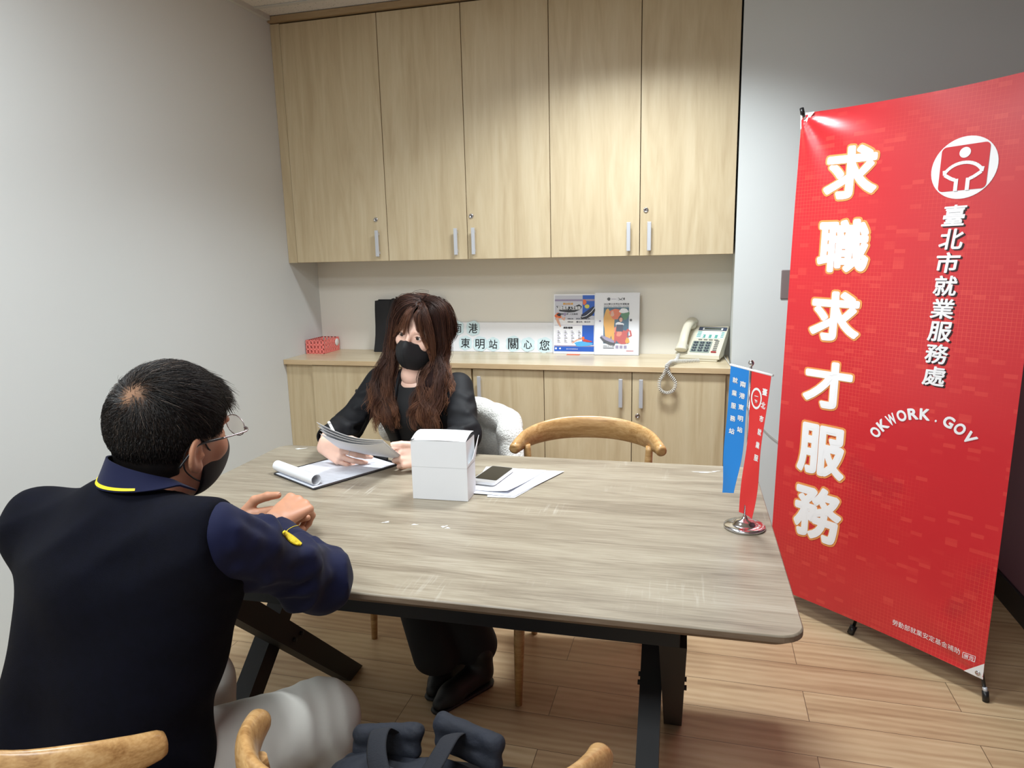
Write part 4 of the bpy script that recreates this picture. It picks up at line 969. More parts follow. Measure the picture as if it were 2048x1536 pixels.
def hand_prims(W_, d, n, thumb, curl, spread=.06, th=None, sc=1.0):
    """rounded cones of one hand. d: wrist to knuckles, n: back of hand, thumb: +1 when the thumb is on the d x n side"""
    d = nrm(d); n = nrm(np.array(n)-d*np.dot(n, d)); s = np.cross(d, n)*thumb; P = []
    W_ = np.array(W_, float); pl = .084*sc
    kn = [(.030, .0), (.010, .004), (-.011, .001), (-.029, -.008)]; L = [(.043, .026, .021), (.047, .030, .022), (.043, .028, .021), (.034, .021, .019)]
    for i, ((o, e), ls) in enumerate(zip(kn, L)):
        k = W_+d*(pl+e*sc)+s*o*sc+n*.002; P.append(('p', W_+s*o*.5*sc, k, .0155*sc, .0112*sc))
        a = d*math.cos(spread*(1.5-i)*1)+s*math.sin(spread*(1.5-i)); c = curl[i]; ang = 0; p = k; r = [.0098, .0086, .0078, .0066] if i < 3 else [.0086, .0075, .0068, .0058]
        for j, l in enumerate(ls):
            ang += c[j]; dd = a*math.cos(ang)-n*math.sin(ang); q = p+dd*l*sc; P.append(('f%d' % i, p, q, r[j]*sc, r[j+1]*sc)); p = q
    t0 = W_+d*.018*sc+s*.018*sc-n*.004; th = th or [(.55, .75, -.15), (.8, .55, -.2), (.95, .35, -.2)]
    P.append(('p', W_+d*.012*sc, t0+d*.02*sc, .016*sc, .015*sc)); p = t0
    for (x, y, z), l, r0, r1 in zip(th, (.045, .032, .026), (.0145, .0108, .0098), (.0108, .0098, .0078)):
        q = p+nrm(d*x+s*y+n*z)*l*sc; P.append(('t', p, q, r0*sc, r1*sc)); p = q
    return P
def prims_fn(P, kp=.010, kf=.0035):
    def fn(X):
        groups = {}
        for t, a, b, ra, rb in P:
            v = cap(X, a, b, ra, rb)
            groups[t] = v if t not in groups else smin(groups[t], v, kp if t == 'p' else kf)
        out = groups.pop('p')
        for k, v in groups.items(): out = smin(out, v, kf*1.3)
        return out
    return fn
def trace(fn, px, py, t0=.8, t1=3.2):
    """first point of the surface fn=0 seen from the doorway through a spot of the view; gives point and outward normal"""
    o = A(0, 0, CZ); d = np.array(cF[:])+np.array(cR[:])*(px-1024)/1397-np.array(cU[:])*(py-768)/1397; d = d/np.linalg.norm(d); t = t0
    for _ in range(160):
        v = float(fn((o+d*t)[None].astype(np.float32))[0])
        if v < .0004 or t > t1: break
        t += max(v*.6, .0006)
    p = o+d*t; e = .003; n = np.array([float(fn((p+e*k)[None].astype(np.float32))[0]-fn((p-e*k)[None].astype(np.float32))[0]) for k in np.eye(3)]); return p, n/(np.linalg.norm(n)+1e-9)
def bbox(P, m=.02):
    a = np.array([np.minimum(p[1], p[2])-max(p[3:]) for p in P]).min(0)-m; b = np.array([np.maximum(p[1], p[2])+max(p[3:]) for p in P]).max(0)+m; return a, b
def strands(g, paths, rad, m, shade, n=3, taper=.25):
    """many thin hairs: paths is (N,K,3), rad (N,), shade (N,K)"""
    N, K, _ = paths.shape; T = np.gradient(paths, axis=1); T /= np.linalg.norm(T, axis=2, keepdims=True)+1e-9
    up = np.array([.37, .61, .70]); a = np.cross(T, up); a /= np.linalg.norm(a, axis=2, keepdims=True)+1e-9; c = np.cross(T, a)
    tp = np.linspace(1, taper, K)[None, :, None]*rad[:, None, None]
    V = np.stack([paths+tp*(a*math.cos(2*math.pi*j/n)+c*math.sin(2*math.pi*j/n)) for j in range(n)], 2)   # N,K,n,3
    idx = np.arange(N*K*n).reshape(N, K, n); F = []
    for j in range(n): F.append(np.stack([idx[:, :-1, j], idx[:, :-1, (j+1) % n], idx[:, 1:, (j+1) % n], idx[:, 1:, j]], -1).reshape(-1, 4))
    F = np.concatenate(F); b = len(g.v); i = g.mi(m)
    g.v.extend(V.reshape(-1, 3).tolist()); g.f.extend((F+b).tolist()); g.m.extend([i]*len(F)); g.smooth.extend([True]*len(F))
    s = np.repeat(shade[:, :, None], n, 2).reshape(-1); g.attr = (list(g.attr) if g.attr is not None else [0.]*b)+s.tolist()
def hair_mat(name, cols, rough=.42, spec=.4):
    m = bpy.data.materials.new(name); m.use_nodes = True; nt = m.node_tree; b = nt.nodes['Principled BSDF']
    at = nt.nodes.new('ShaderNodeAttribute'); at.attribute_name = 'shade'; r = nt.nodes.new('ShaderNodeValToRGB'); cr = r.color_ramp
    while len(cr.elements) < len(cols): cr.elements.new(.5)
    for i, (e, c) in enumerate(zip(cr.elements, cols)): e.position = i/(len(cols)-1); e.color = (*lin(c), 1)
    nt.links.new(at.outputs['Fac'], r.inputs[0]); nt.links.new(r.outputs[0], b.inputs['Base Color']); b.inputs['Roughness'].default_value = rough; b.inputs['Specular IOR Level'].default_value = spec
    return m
def bez(K, n):
    """K: (N,k,3) control points to (N,n,3) smooth paths (Catmull-Rom)"""
    N, k, _ = K.shape; out = []
    for t in np.linspace(0, k-1-1e-6, n):
        i = int(t); u = t-i; a, b, c, d = K[:, max(i-1, 0)], K[:, i], K[:, i+1], K[:, min(i+2, k-1)]
        out.append(.5*((2*b)+(-a+c)*u+(2*a-5*b+4*c-d)*u*u+(-a+3*b-3*c+d)*u**3))
    return np.stack(out, 1)
skin_m = mat('skin', (192, 138, 108), .5, bump=.12, bscale=420, var=.05, vscale=40, sub=.12, bdist=.0003)
skin_w = mat('pale_skin', (232, 190, 170), .48, var=.03, vscale=30, sub=.12)
nail_m = mat('nail', (232, 188, 176), .25)
def nails(g, H, keys, m, back):
    for kx in keys:
        L = [p for p in H if p[0] == kx][-1]; a, b, r = np.array(L[1]), np.array(L[2]), L[4]
        d = nrm(b-a); n = nrm(np.array(back)-d*np.dot(back, d)); s = np.cross(d, n); c = b+n*r*.72
        V = [c+d*(r*1.0*math.cos(t)+.000)+s*r*.72*math.sin(t)-n*(r*.30*abs(math.sin(t))**2) for t in [2*math.pi*i/12 for i in range(12)]]
        g.add([c+n*.0007]+V, [[0, 1+i, 1+(i+1) % 12] for i in range(12)], m, True)
mask_m = mat('black_mask', (20, 20, 23), .7, bump=.2, bscale=700, bdist=.0003)
shoe_b = mat('black_leather', (14, 14, 15), .55)
def nrm_rows(M): return M/(np.linalg.norm(M, axis=-1, keepdims=True)+1e-9)
# ------------------------------------------------------------------ woman in black blazer and mask, long brown hair
black_suit = mat('black_blazer', (10, 11, 16), .7, bump=.25, bscale=600, bdist=.0003, spec=.3)
black_top = mat('black_top', (13, 13, 16), .8)
wom = root('person', (-.94, 2.36, 0), 'woman with long wavy brown hair, black mask and black blazer, reading papers behind the table', 'person')
cr_, cf_, cu_ = [np.array(v[:]) for v in (cR, cF, cU)]
wf = nrm(-cf_*math.cos(math.radians(20))-cr_*math.sin(math.radians(20))); wf = nrm((wf[0], wf[1], .02))
wu = cu_*math.cos(math.radians(15))+cr_*math.sin(math.radians(15)); wu = nrm(wu-wf*np.dot(wu, wf)); wr = np.cross(wf, wu)
WC = A(-.949, 2.2, 1.131)-wf*.088-wu*.006-cr_*.007
WM = frame(WC, wr, wf, wu)
wR, wL = A(-1.118, 2.285, .957), A(-.812, 2.262, .945)       # her right (our left) and left shoulders
wRe, wRw = A(-1.20, 2.185, .815), A(-1.165, 1.965, .828)
wLe, wLw = A(-.745, 2.13, .812), A(-.785, 1.945, .80)
wH = A(-.94, 2.40, .56); wn = A(-.975, 2.262, .985)
HR = hand_prims((-1.160, 1.935, .812), (.93, -.30, -.20), (-.22, -.90, .25), -1, [(.25, .55, .3), (.35, .6, .3), (.42, .65, .3), (.5, .65, .3)], spread=.04, th=[(.8, .5, -.3), (.9, .25, -.3), (.95, .1, -.2)], sc=.98)
HL = hand_prims((-.792, 1.925, .795), (-.90, -.30, .08), (-.25, -.75, .35), 1, [(.8, .8, .5), (.9, .9, .5), (.95, .9, .5), (1.0, .9, .5)], spread=.03, th=[(.85, .35, .3), (.98, .0, .15), (.98, -.1, .1)], sc=.98)
g = G()
def wtorso(P, e=0.):
    mid = (wR+wL)/2; ax = nrm(wL-wR)
    d = cap(P, wR-(wR-wL)*.06+A(0, 0, -.02), wL+(wR-wL)*.06+A(0, 0, -.02), .047+e, .047+e)
    d = smin(d, cap(P, mid+A(0, .0, -.09), mid+A(.01, .06, -.22), .105+e, .092+e), .06)
    for s in (-1, 1): d = smin(d, cap(P, mid+ax*s*.07+A(0, -.005, -.10), mid+ax*s*.06+A(.01, .07, -.24), .078+e, .075+e), .05)
    d = smin(d, cap(P, mid+A(.01, .06, -.2), wH+A(0, 0, .02), .095+e, .12+e), .06)
    return smin(d, cap(P, wH-ax*.06, wH+ax*.06, .11+e, .11+e), .05)
def wlow(P):
    d = wtorso(P, -.012)
    for a, b, c in ((wR, wRe, wRw), (wL, wLe, wLw)): d = smin(d, cap(P, a, b, .036, .030), .03); d = smin(d, cap(P, b, c, .030, .022), .012)
    return smin(d, cap(P, wn+A(0, .01, -.03), WC-wu*.06-wf*.03, .046, .044), .03)
gsdf(g, wlow, (-1.3, 1.88, .42), (-.66, 2.56, 1.1), .011, skin_w)
def whead(P):
    q = toL(P, WM); d = head_fn(q, False)
    for s in (-1, 1):
        lid = ell(q, (s*.0305, .0785, .006), (.0150, .0132, .0125)); lid = smax(lid, -ell(q, (s*.0305, .097, .0055), (.0132, .014, .0052)), .0012); d = smin(d, lid, .005)
    return smin(d, cap(P, wn+A(0, .0, .0), WC-wu*.06-wf*.025, .047, .045), .02)
gsdf(g, whead, WC-A(.145, .145, .20), WC+.15, .0021, skin_w, it=1)
for H in (HR, HL):
    a, b = bbox(H, .008); gsdf(g, prims_fn(H, .011, .003), a, b, .0016, skin_w, it=1)
nails(g, HR, ['f0', 'f1', 'f2', 't'], nail_m, (0, -.5, .9)); nails(g, HL, ['f0', 't'], nail_m, (0, -.6, .8))
build('body', g, wom)
# eyes with iris and lashes, brows
sclera = mat('eye_white', (226, 220, 216), .15); iris = mat('iris_brown', (30, 20, 15), .25); lash = mat('lashes', (22, 16, 15), .6)
gaze = nrm(A(.18, 1, -.03))
for s in (-1, 1):
    g = G(); c = A(s*.0305, .0790, .006); n = 24
    V = []; F = []
    for i in range(13):
        ph = math.pi*i/24*2*.5; r = math.sin(ph)*.0118; z = math.cos(ph)*.0118
        for j in range(n): V.append((r*math.cos(2*math.pi*j/n), r*math.sin(2*math.pi*j/n), z))
    q = Vector(gaze).to_track_quat('Z', 'Y'); V = [toW(c+np.array(q @ Vector(v)), WM) for v in V]
    k_iris = 5
    for i in range(12):
        for j in range(n):
            g_m = iris if i < k_iris else sclera; F.append(([i*n+j, (i+1)*n+j, (i+1)*n+(j+1) % n, i*n+(j+1) % n], g_m))
    b = len(g.v); g.v.extend([tuple(v) for v in V]); 
    for f, m in F: g.f.append(f); g.m.append(g.mi(m)); g.smooth.append(True)
    build('eye', g, wom)
    g = G(); P = [toW(A(s*.0305+.0145*x, .0905-.004*x*x-.0, .0065+.0058*(1-x*x)-.0012*x*s*-1), WM) for x in [i/8-1 for i in range(17)]]; g.tube(P, [.0004+.0007*math.sin(math.pi*i/16) for i in range(17)], lash, n=6)
    P = [toW(A(s*.0305+.0135*x, .0895-.004*x*x, .0058-.0050*(1-x*x)), WM) for x in [i/6-1 for i in range(13)]]; g.tube(P, .00035, lash, n=5); build('eyelashes', g, wom)
    g = G(); P = [toW(A(s*(.0155+.031*x), .0925-.012*x*x, .0235+.0045*math.sin(x*2.4)), WM) for x in [i/8 for i in range(9)]]; g.tube(P, [.0012, .0022, .0024, .0024, .0022, .002, .0016, .0012, .0006], mat('brow', (62, 42, 34), .8), n=8, flat=.5); build('eyebrow', g, wom)
# mask: two cups joined at a centre seam
g = G()
def wmask(P):
    q = toL(P, WM); ax_ = np.abs(q[..., 0])
    d = smin(ell(q, (0, .032, -.052), (.0665, .073, .073)), ell(q, (0, .058, -.038), (.030, .0685, .046)), .028)
    d = d-.0018*np.exp(-(ax_/.0022)**2)-.0012*vnoise(q, 60, 2)
    d = smin(d, ell(q, (0, .086, -.024), (.015, .036, .024)), .012); top = q[..., 2]-(-.014+.008*np.exp(-(ax_/.012)**2)-.06*np.clip(ax_-.035, 0, 1)); d = smax(d, top, .0015)
    d = smax(d, -(q[..., 1]-.012-.12*np.clip(-.03-q[..., 2], 0, 1)), .002)
    return smax(d, -(q[..., 2]+.114), .004)
gsdf(g, wmask, WC-.15, WC+.13, .0021, mask_m, it=1); wm_ = build('face_mask', g, wom)
g = G(); P = [toW(A(x, 0, 0)*0+A(x*.060, .103-.05*abs(x)**1.7-.0, -.012+.022*max(0, 1-abs(x)/.5)-.004*abs(x)-.002), WM) for x in [i/12-1 for i in range(25)]]
for s in (1, -1):
    g = G(); g.tube(spline([toW(A(*p), WM) for p in ((s*.055, .030, -.022), (s*.068, .012, -.002), (s*.077, -.010, .018), (s*.076, -.022, -.01), (s*.066, .0, -.05), (s*.050, .020, -.08))], 5), .0012, mask_m, n=6); build('ear_loop', g, wm_)
# top and blazer
g = G(); 
def wtop(P):
    d = smin(wtorso(P, -.004), cap(P, wn+A(0, .005, -.03), wn+A(0, -.005, .0), .058, .052), .03); d = smax(d, -cap(P, wn+A(0, -.02, -.004), wn+A(0, -.06, .05), .046, .05), .004)
    return smax(d, -(P[..., 2]-.5), .01)
gsdf(g, wtop, (-1.18, 2.1, .48), (-.72, 2.56, 1.05), .008, black_top); build('inner_top', g, wom)
def wsleeve(P, a, b, c, r, seed):
    d = smin(cap(P, a, b, r[0], r[1]), cap(P, b, c, r[1], r[2]), .03); bc = nrm(c-b).astype(np.float32); t2 = (P-b.astype(np.float32)) @ bc; side = P @ np.array([.5, .3, .8], np.float32)
    d = d+.010*(np.abs(np.sin(t2*50+side*26+seed+vnoise(P, 20, 3)))-.5)*np.exp(-((t2-.04)/.11)**2)-.003*vnoise(P, 42, seed); L = float(np.linalg.norm(c-b)); return smax(d, t2-L, .004)
g = G()
def blazer(P):
    t = wtorso(P, .008); ax = nrm(wL-wR).astype(np.float32); x = (P-((wR+wL)/2).astype(np.float32)) @ ax
    t = smin(t, cap(P, wn+A(0, .02, -.03), wn+A(0, .02, -.02), .066, .062), .04)
    t = t-.003*vnoise(P, 30, 8)
    # open front: wedge from the collar narrowing down
    fr_ = (2.30-P[..., 1])  # positive in front
    wdg = np.abs(x)-(.042+.12*np.clip(P[..., 2]-.93, 0, 1)); t = smax(t, -smax(wdg, -(fr_-.02), .01), .006)
    d = smin(t, smin(wsleeve(P, wR, wRe, wRw, (.054, .050, .036), 1), wsleeve(P, wL, wLe, wLw, (.054, .050, .036), 4), .01), .022)
    for b, c in ((wRe, wRw), (wLe, wLw)): d = smax(d, -cap(P, c-(c-b)*.08, c+(c-b)*.2, .029, .029), .003)
    return smax(d, -(P[..., 2]-.50), .01)
blazer0 = blazer; WR = []
for L in (((684, 800), (710, 816), (738, 806)), ((668, 836), (698, 850), (728, 842)), ((660, 862), (690, 872), (716, 864)), ((905, 818), (934, 826), (950, 816)), ((898, 846), (926, 856), (950, 848)), ((902, 876), (930, 884), (950, 876)), ((700, 775), (722, 786), (745, 778)), ((915, 786), (935, 796), (946, 790))):
    Q = [trace(blazer0, *p, t0=1.6) for p in L]; WR += [(a[0]-a[1]*.004, b[0]-b[1]*.004) for a, b in zip(Q[:-1], Q[1:])]
def blazer(P):
    d = blazer0(P)
    for a, b in WR: d = smin(d, cap(P, a, b, .0085, .0085), .012)
    return d
gsdf(g, blazer, (-1.29, 1.9, .48), (-.66, 2.58, 1.08), .0062, black_suit); build('blazer', g, wom)
# trousers and shoes
g = G()
def wtr(P):
    d = cap(P, wH-A(.05, 0, .01), wH+A(.05, 0, -.01), .105, .105)
    for a, b, c, dx in ((wH-A(.08, .02, .02), A(-.97, 2.03, .50), A(-.80, 1.93, .13), 0), (wH+A(.08, -.02, -.02), A(-.84, 2.03, .50), A(-.70, 2.01, .13), 1)):
        d = smin(d, cap(P, a, b, .082, .068), .03); d = smin(d, cap(P, b, c, .068, .078), .02)
    d = d-.004*vnoise(P, 28, 6); d = smax(d, smin(.453-P[..., 2], P[..., 1]-2.13, .02), .01)
    return smax(d, .085-P[..., 2], .004)
gsdf(g, wtr, (-1.12, 1.8, .06), (-.58, 2.56, .68), .008, mat('black_trousers', (14, 14, 17), .85)); build('trousers', g, wom)
for i, (heel, toe) in enumerate(((A(-.672, 1.985, 0), A(-.755, 1.825, 0)), (A(-.775, 2.04, 0), A(-.80, 1.885, 0)))):
    g = G(); c = heel; d_ = nrm(toe-heel)
    gsdf(g, lambda P: smax(smin(smin(cap(P, heel+A(0, 0, .048), toe+A(0, 0, .034)-d_*.04, .040, .036), cap(P, toe+A(0, 0, .03)-d_*.05, toe+A(0, 0, .024)-d_*.0, .036, .024), .02), cap(P, heel+A(0, 0, .05), heel+A(0, 0, .12), .040, .045), .02), .012-P[..., 2], .003), np.minimum(heel, toe)-A(.07, .07, .0), np.maximum(heel, toe)+A(.07, .07, .18), .006, shoe_b)
    gsdf(g, lambda P: smax(cap(P, heel+A(0, 0, .012), toe+A(0, 0, .012)-d_*.0, .045, .030), np.abs(P[..., 2]-.0075)-.007, .002), np.minimum(heel, toe)-A(.07, .07, .01), np.maximum(heel, toe)+A(.07, .07, .03), .005, shoe_b)
    build('shoe', g, wom)
# hair ---------------------------------------------------------------
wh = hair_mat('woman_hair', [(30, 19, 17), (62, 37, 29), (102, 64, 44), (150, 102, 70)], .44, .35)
g = G()
def cap_hair(P):
    q = toL(P, WM); d = ell(q, (0, -.014, .038), (.078, .096, .084))
    d = smin(d, ell(q, (0, -.045, -.03), (.074, .066, .10)), .03)
    d = smax(d, -ell(q, (0, .145, -.03), (.060, .105, .145)), .010)
    # masses falling on either shoulder and down the back
    for a, b, c, r in ((toW(A(.078, .0, -.01), WM), A(-1.082, 2.205, .955), A(-1.045, 2.165, .86), (.020, .020, .010)), (toW(A(-.078, -.005, -.01), WM), A(-.888, 2.20, .96), A(-.895, 2.155, .85), (.022, .024, .012))):
        d = smin(d, smin(cap(P, a, b, r[0], r[1]), cap(P, b, c, r[1], r[2]), .02), .03)
    return d
gsdf(g, cap_hair, (-1.16, 2.07, .80), (-.80, 2.42, 1.27), .0045, mat('hair_mass', (30, 18, 16), .95, spec=.1)); build('hair_mass', g, wom)
def WL_(x, y, z): return toW(A(x, y, z), WM)
paths = []; shades = []; wr_ = np.random.default_rng(3)
def lock(K, n, wid, amp, wl, tipw=.4, lighten=0.):
    """n strands following control path K (k,3) with a shared wave"""
    K = np.array(K, float); k = len(K); base = bez(K[None], 34)[0]; Lc = np.concatenate([[0], np.cumsum(np.linalg.norm(np.diff(base, axis=0), axis=1))])
    T = np.gradient(base, axis=0); T /= np.linalg.norm(T, axis=1, keepdims=True); a = np.cross(T, A(.1, 1, .1)); a /= np.linalg.norm(a, axis=1, keepdims=True); b = np.cross(T, a)
    ph = wr_.uniform(0, 6.28); ph2 = wr_.uniform(0, 6.28); u = np.linspace(0, 1, 34)[:, None]; gr = np.clip((Lc[:, None]-.12)/.12, 0, 1)
    wave = a*np.sin(Lc[:, None]/wl*6.28+ph)*amp*gr+b*np.cos(Lc[:, None]/wl*6.28+ph2)*amp*.7*gr
    tone = wr_.uniform(0, .38)
    for i in range(n):
        o1, o2 = wr_.normal(size=2); w_ = wid*(1-(1-tipw)*u)*(.6+.8*np.sin(np.clip(u*2.2, 0, 1.57)))
        jit = np.sin(Lc[:, None]*wr_.uniform(15, 35)+wr_.uniform(0, 6))*.0011*gr
        cut = wr_.uniform(.82, 1.0) if wr_.random() < .7 else wr_.uniform(.6, .95)
        p = base+wave+a*(o1*w_+jit)+b*(o2*w_*.55)+A(0, 0, 0)
        m_ = int(34*cut); idx = np.linspace(0, m_-1, 26); lo = np.floor(idx).astype(int); fr = (idx-lo)[:, None]; p = p[lo]*(1-fr)+p[np.minimum(lo+1, 33)]*fr
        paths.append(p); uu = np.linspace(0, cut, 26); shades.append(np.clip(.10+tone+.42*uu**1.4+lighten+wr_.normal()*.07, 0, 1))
R_ = wr_.uniform
# lengths from the parting down each side; v=0 front hairline, v=1 nape
for side in (1, -1):      # +1 her right (picture left), -1 her left
    for k in range(58):
        v = (k+.5)/58; y0 = .062-.13*v; top = WL_(side*.006+R_(-.004, .004)-.004, y0*.9, .131-.55*max(0, y0-.03)-.5*max(0, -y0-.02)+.002)
        y1 = .070-.135*v; bulge = WL_(side*(.050+.020*math.sin(math.pi*min(1, v*1.3+.15))), y1*1.0, .110)
        y2 = .056-.125*v; sidep = WL_(side*(.083-.0*v+.004*R_(0, 1)), y2, .035+R_(-.01, .01)); 
        jaw = WL_(side*(.086+.010*R_(0, 1)), y2*.8-.002, -.045)
        if v < .62:
            w_ = v/.62
            if side == 1: mid = A(-1.040-.058*R_(.0, 1), 2.185+.04*w_, .965+R_(-.01, .01)); end = A(-1.09+.085*R_(0, 1), 2.145+.03*w_, .865+R_(-.02, .03)); tip = end+A(R_(-.02, .02), -.004, -R_(.02, .06))
            else: mid = A(-.925+.085*R_(0, 1), 2.18+.04*w_, .965+R_(-.01, .01)); end = A(-.945+.095*R_(0, 1), 2.135+.035*w_, .87+R_(-.02, .03)); tip = end+A(R_(-.02, .03), -.004, -R_(.02, .07))
            lock([top, bulge, sidep, jaw, mid, end, tip], 66, .0095, .0062, R_(.09, .13))
        else:
            back = WL_(side*.07*(1-v)*2.2, -.085, -.04); dn = A(-.97-.09*side*(1-v)*2.2, 2.37, .93); lock([top, bulge, WL_(side*.075, -.06-.02*v, .03), back, dn, dn+A(0, .03, -.12)], 26, .012, .006, .1)
# flyaway outer curls
for side, n in ((1, 16), (-1, 22)):
    for k in range(n):
        y0 = R_(-.05, .05); top = WL_(side*.01, y0, .128-.5*abs(y0)); x = .09+.012*R_(0, 1)
        a_ = WL_(side*.07, y0, .10); b_ = WL_(side*x, y0*.8, .02); c_ = WL_(side*(x+.008), y0*.5, -.06)
        e_ = (A(-1.095-.02*R_(0, 1), 2.19, .95) if side == 1 else A(-.845+.045*R_(0, 1), 2.20, .955)); lock([top, a_, b_, c_, e_, e_+A((-.005 if side == 1 else .015)*R_(0, 1.5), -.03, -.07-.03*R_(0, 1))], 9, .005, .011, R_(.06, .09), lighten=.12)
# curtain fringe sweeping to both sides of the forehead
for side, ends, n in ((1, [(.018, .100, .022), (.028, .098, .034), (.040, .093, .030), (.052, .084, .020), (.062, .074, .0), (.069, .064, -.02)], 22), (-1, [(-.030, .098, .040), (-.040, .094, .030), (-.052, .086, .012), (-.060, .078, -.008), (-.067, .068, -.025), (-.072, .060, -.045)], 30)):
    for e_ in ends:
        for r_ in range(2):
            j = A(R_(-.004, .004), 0, R_(-.005, .005)); K = [WL_(side*.004-.004, .050+R_(0, .012), .122), WL_(side*.016-.003, .080, .104), WL_(*(A(*e_)*A(.62, 1, 1)+A(0, .006, .042))), WL_(*(A(*e_)+A(0, .004, 0)+j)), WL_(*(A(*e_)+A(side*.007, .002, -.014)+j))]
            lock(K, n, .0042, .0, .1, tipw=.25)
for side, n_l in ((-1, 9), (1, 6)):
    for k in range(n_l):
        o = R_(-.006, .006); lock([WL_(-.004+side*.003, .052+o, .123), WL_(side*(.030+R_(0, .008)), .084+o*.5, .104), WL_(side*(.057+R_(0, .006)), .087+o*.4, .060), WL_(side*(.070+R_(0, .004)), .072, .012), WL_(side*(.076+R_(0, .004)), .060, -.035), WL_(side*.083, .045, -.075)], 44, .0062, 0, .1, tipw=.6)
# the few thin hairs that reach between the brows
lock([WL_(.0, .055, .12), WL_(.004, .084, .10), WL_(.004, .102, .06), WL_(.002, .104, .03), WL_(-.004, .106, .010)], 26, .0030, 0, .1, tipw=.2)
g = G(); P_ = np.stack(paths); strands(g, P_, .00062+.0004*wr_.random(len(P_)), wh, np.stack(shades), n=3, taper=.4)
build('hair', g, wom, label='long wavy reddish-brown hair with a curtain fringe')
g = G(); er = WL_(.080, .0, -.045); g.tube([er, er+A(0, 0, -.012), er+A(.002, -.002, -.03)], [.0008, .0018, .001], mat('gold', (226, 206, 150), .2, 1), n=8); build('earring', g, wom)
g = G(); rp = [p for p in HR if p[0] == 'f1'][0]; a, b = np.array(rp[1]), np.array(rp[2]); c = a+(b-a)*.55; d_ = nrm(b-a); u_ = nrm(np.cross(d_, A(0, 0, 1))); v_ = np.cross(d_, u_)
g.tube([c+(u_*math.cos(t)+v_*math.sin(t))*.0092 for t in [2*math.pi*i/20 for i in range(20)]], .0011, chrome, n=6, closed=True); build('ring', g, wom)
# ------------------------------------------------------------------ papers in her hands and the pen
sheaf = root('paper_sheaf', (-.98, 1.88, .84), 'sheaf of white sheets held up by the woman', 'papers')
BLp, BRp = A(-1.085, 1.93, .795), A(-.872, 1.915, .785)
for i, (dz, rotz, ln) in enumerate(((0, 0, .165), (.004, -.012, .171), (.008, .014, .177), (.012, .028, .184))):
    g = G()
    def sheet_fn(u, v, i=i, dz=dz, ln=ln, rotz=rotz):
        p = BLp+(BRp-BLp)*(u*.97+.01*i)
        t = nrm(A(.02-rotz, -.82, .50)); bow = .016*math.sin(math.pi*u)*(v)*-1; lift = .010*(1-u)*v*i*.8
        return p+t*ln*v*(1-.12*u)+A(0, 0, dz*.5+bow+lift+.010*v*v)
    g.sheet(sheet_fn, 14, 8, paper, .0004); build('sheet', g, sheaf)
g = G(); pt = A(-1.112, 1.90, .893); g.tube([A(-1.095, 1.92, .83), pt], .0042, white_pl, n=10); g.tube([pt, pt+(pt-A(-1.095, 1.92, .83))*.1], [.0052, .004], white_pl, n=10)
build('pen', g, label='white pen sticking up from the woman\'s right hand behind the papers', cat='pen', origin=(-1.12, 1.91, .85))
# ------------------------------------------------------------------ white fleece jacket over her chair back
fleece = mat('white_fleece', (226, 224, 218), .95, bump=1, bscale=160, var=.10, vscale=120, bdist=.006, sheen=.3)
g = G()
def fleece_fn(P):
    K = [A(-1.19, 2.49, .72), A(-1.14, 2.58, .755), A(-1.00, 2.65, .775), A(-.86, 2.645, .778), A(-.765, 2.595, .765), A(-.712, 2.56, .752), A(-.690, 2.49, .725), A(-.672, 2.45, .62)]
    d = None
    for a, b in zip(K[:-1], K[1:]):
        v = cap(P, a, b, .046, .046); d = v if d is None else smin(d, v, .03)
        for z in (.14, .28): d = smin(d, cap(P, a-A(0, -.02, z), b-A(0, -.02, z), .034, .034), .09)
    return d-.006*vnoise(P, 36, 2)-.002*vnoise(P, 130, 5)
gsdf(g, fleece_fn, (-1.29, 2.38, .36), (-.58, 2.78, .92), .008, fleece)
jk = build('fleece_jacket', g, label='white fleece jacket draped over the back of the woman\'s chair', cat='jacket', origin=(-.93, 2.65, .4))
# ------------------------------------------------------------------ man in the navy knitted vest, seen from behind
navy_knit = mat('navy_knit', (4, 5, 16), .95, bump=.5, bscale=700, var=.2, vscale=60, bdist=.0006, spec=.15)
navy_shirt = mat('navy_shirt', (14, 19, 50), .8, bump=.2, bscale=900, sheen=.04, bdist=.0003, spec=.2)
yellow_m = mat('yellow_trim', (240, 214, 30), .6)
khaki = mat('grey_khaki', (196, 194, 186), .8, bump=.25, bscale=600, bdist=.0004)
man = root('person', (-.93, .83, 0), 'seated man seen from behind in navy vest, glasses and black mask, hands clasped on table', 'person')
Lsh, Rsh = A(-1.085, .885, .965), A(-.705, .843, .992)
tf = nrm((.12, .99, 0)); tr = nrm((.99, -.12, 0))
Rel, Rwr = A(-.682, 1.080, .812), A(-.886, 1.272, .808)
Lel, Lwr = A(-1.16, 1.14, .80), A(-1.07, 1.36, .795)
HIP = A(-.925, .80, .56)
# head frame
hf = nrm((.22, .975, -.03)); hu = nrm((.235, -.026, .968)); hr = nrm(np.cross(hf, hu)); hu = np.cross(hr, hf)
HC = A(-.866, .955, 1.116)
HM = frame(HC, hr, hf, hu)
nb = A(-.888, .892, 1.012)     # base of the neck
Rhand = hand_prims((-.915, 1.308, .822), (.10, .95, .12), (.30, -.30, .9), -1, [(.75, 1.0, .5), (.85, 1.05, .5), (.95, 1.05, .5), (1.0, 1.0, .5)], spread=.03, th=[(.75, .55, -.45), (.95, .1, -.3), (.9, -.2, -.3)])
Lhand = hand_prims((-1.066, 1.352, .781), (.97, .14, .03), (-.1, .62, -.35), 1, [(.1, .2, .15), (.1, .25, .15), (.1, .25, .15), (.15, .25, .15)], spread=.03, th=[(.6, .75, -.1), (.93, .25, -.1), (.98, .08, -.1)], sc=1.06)
g = G()
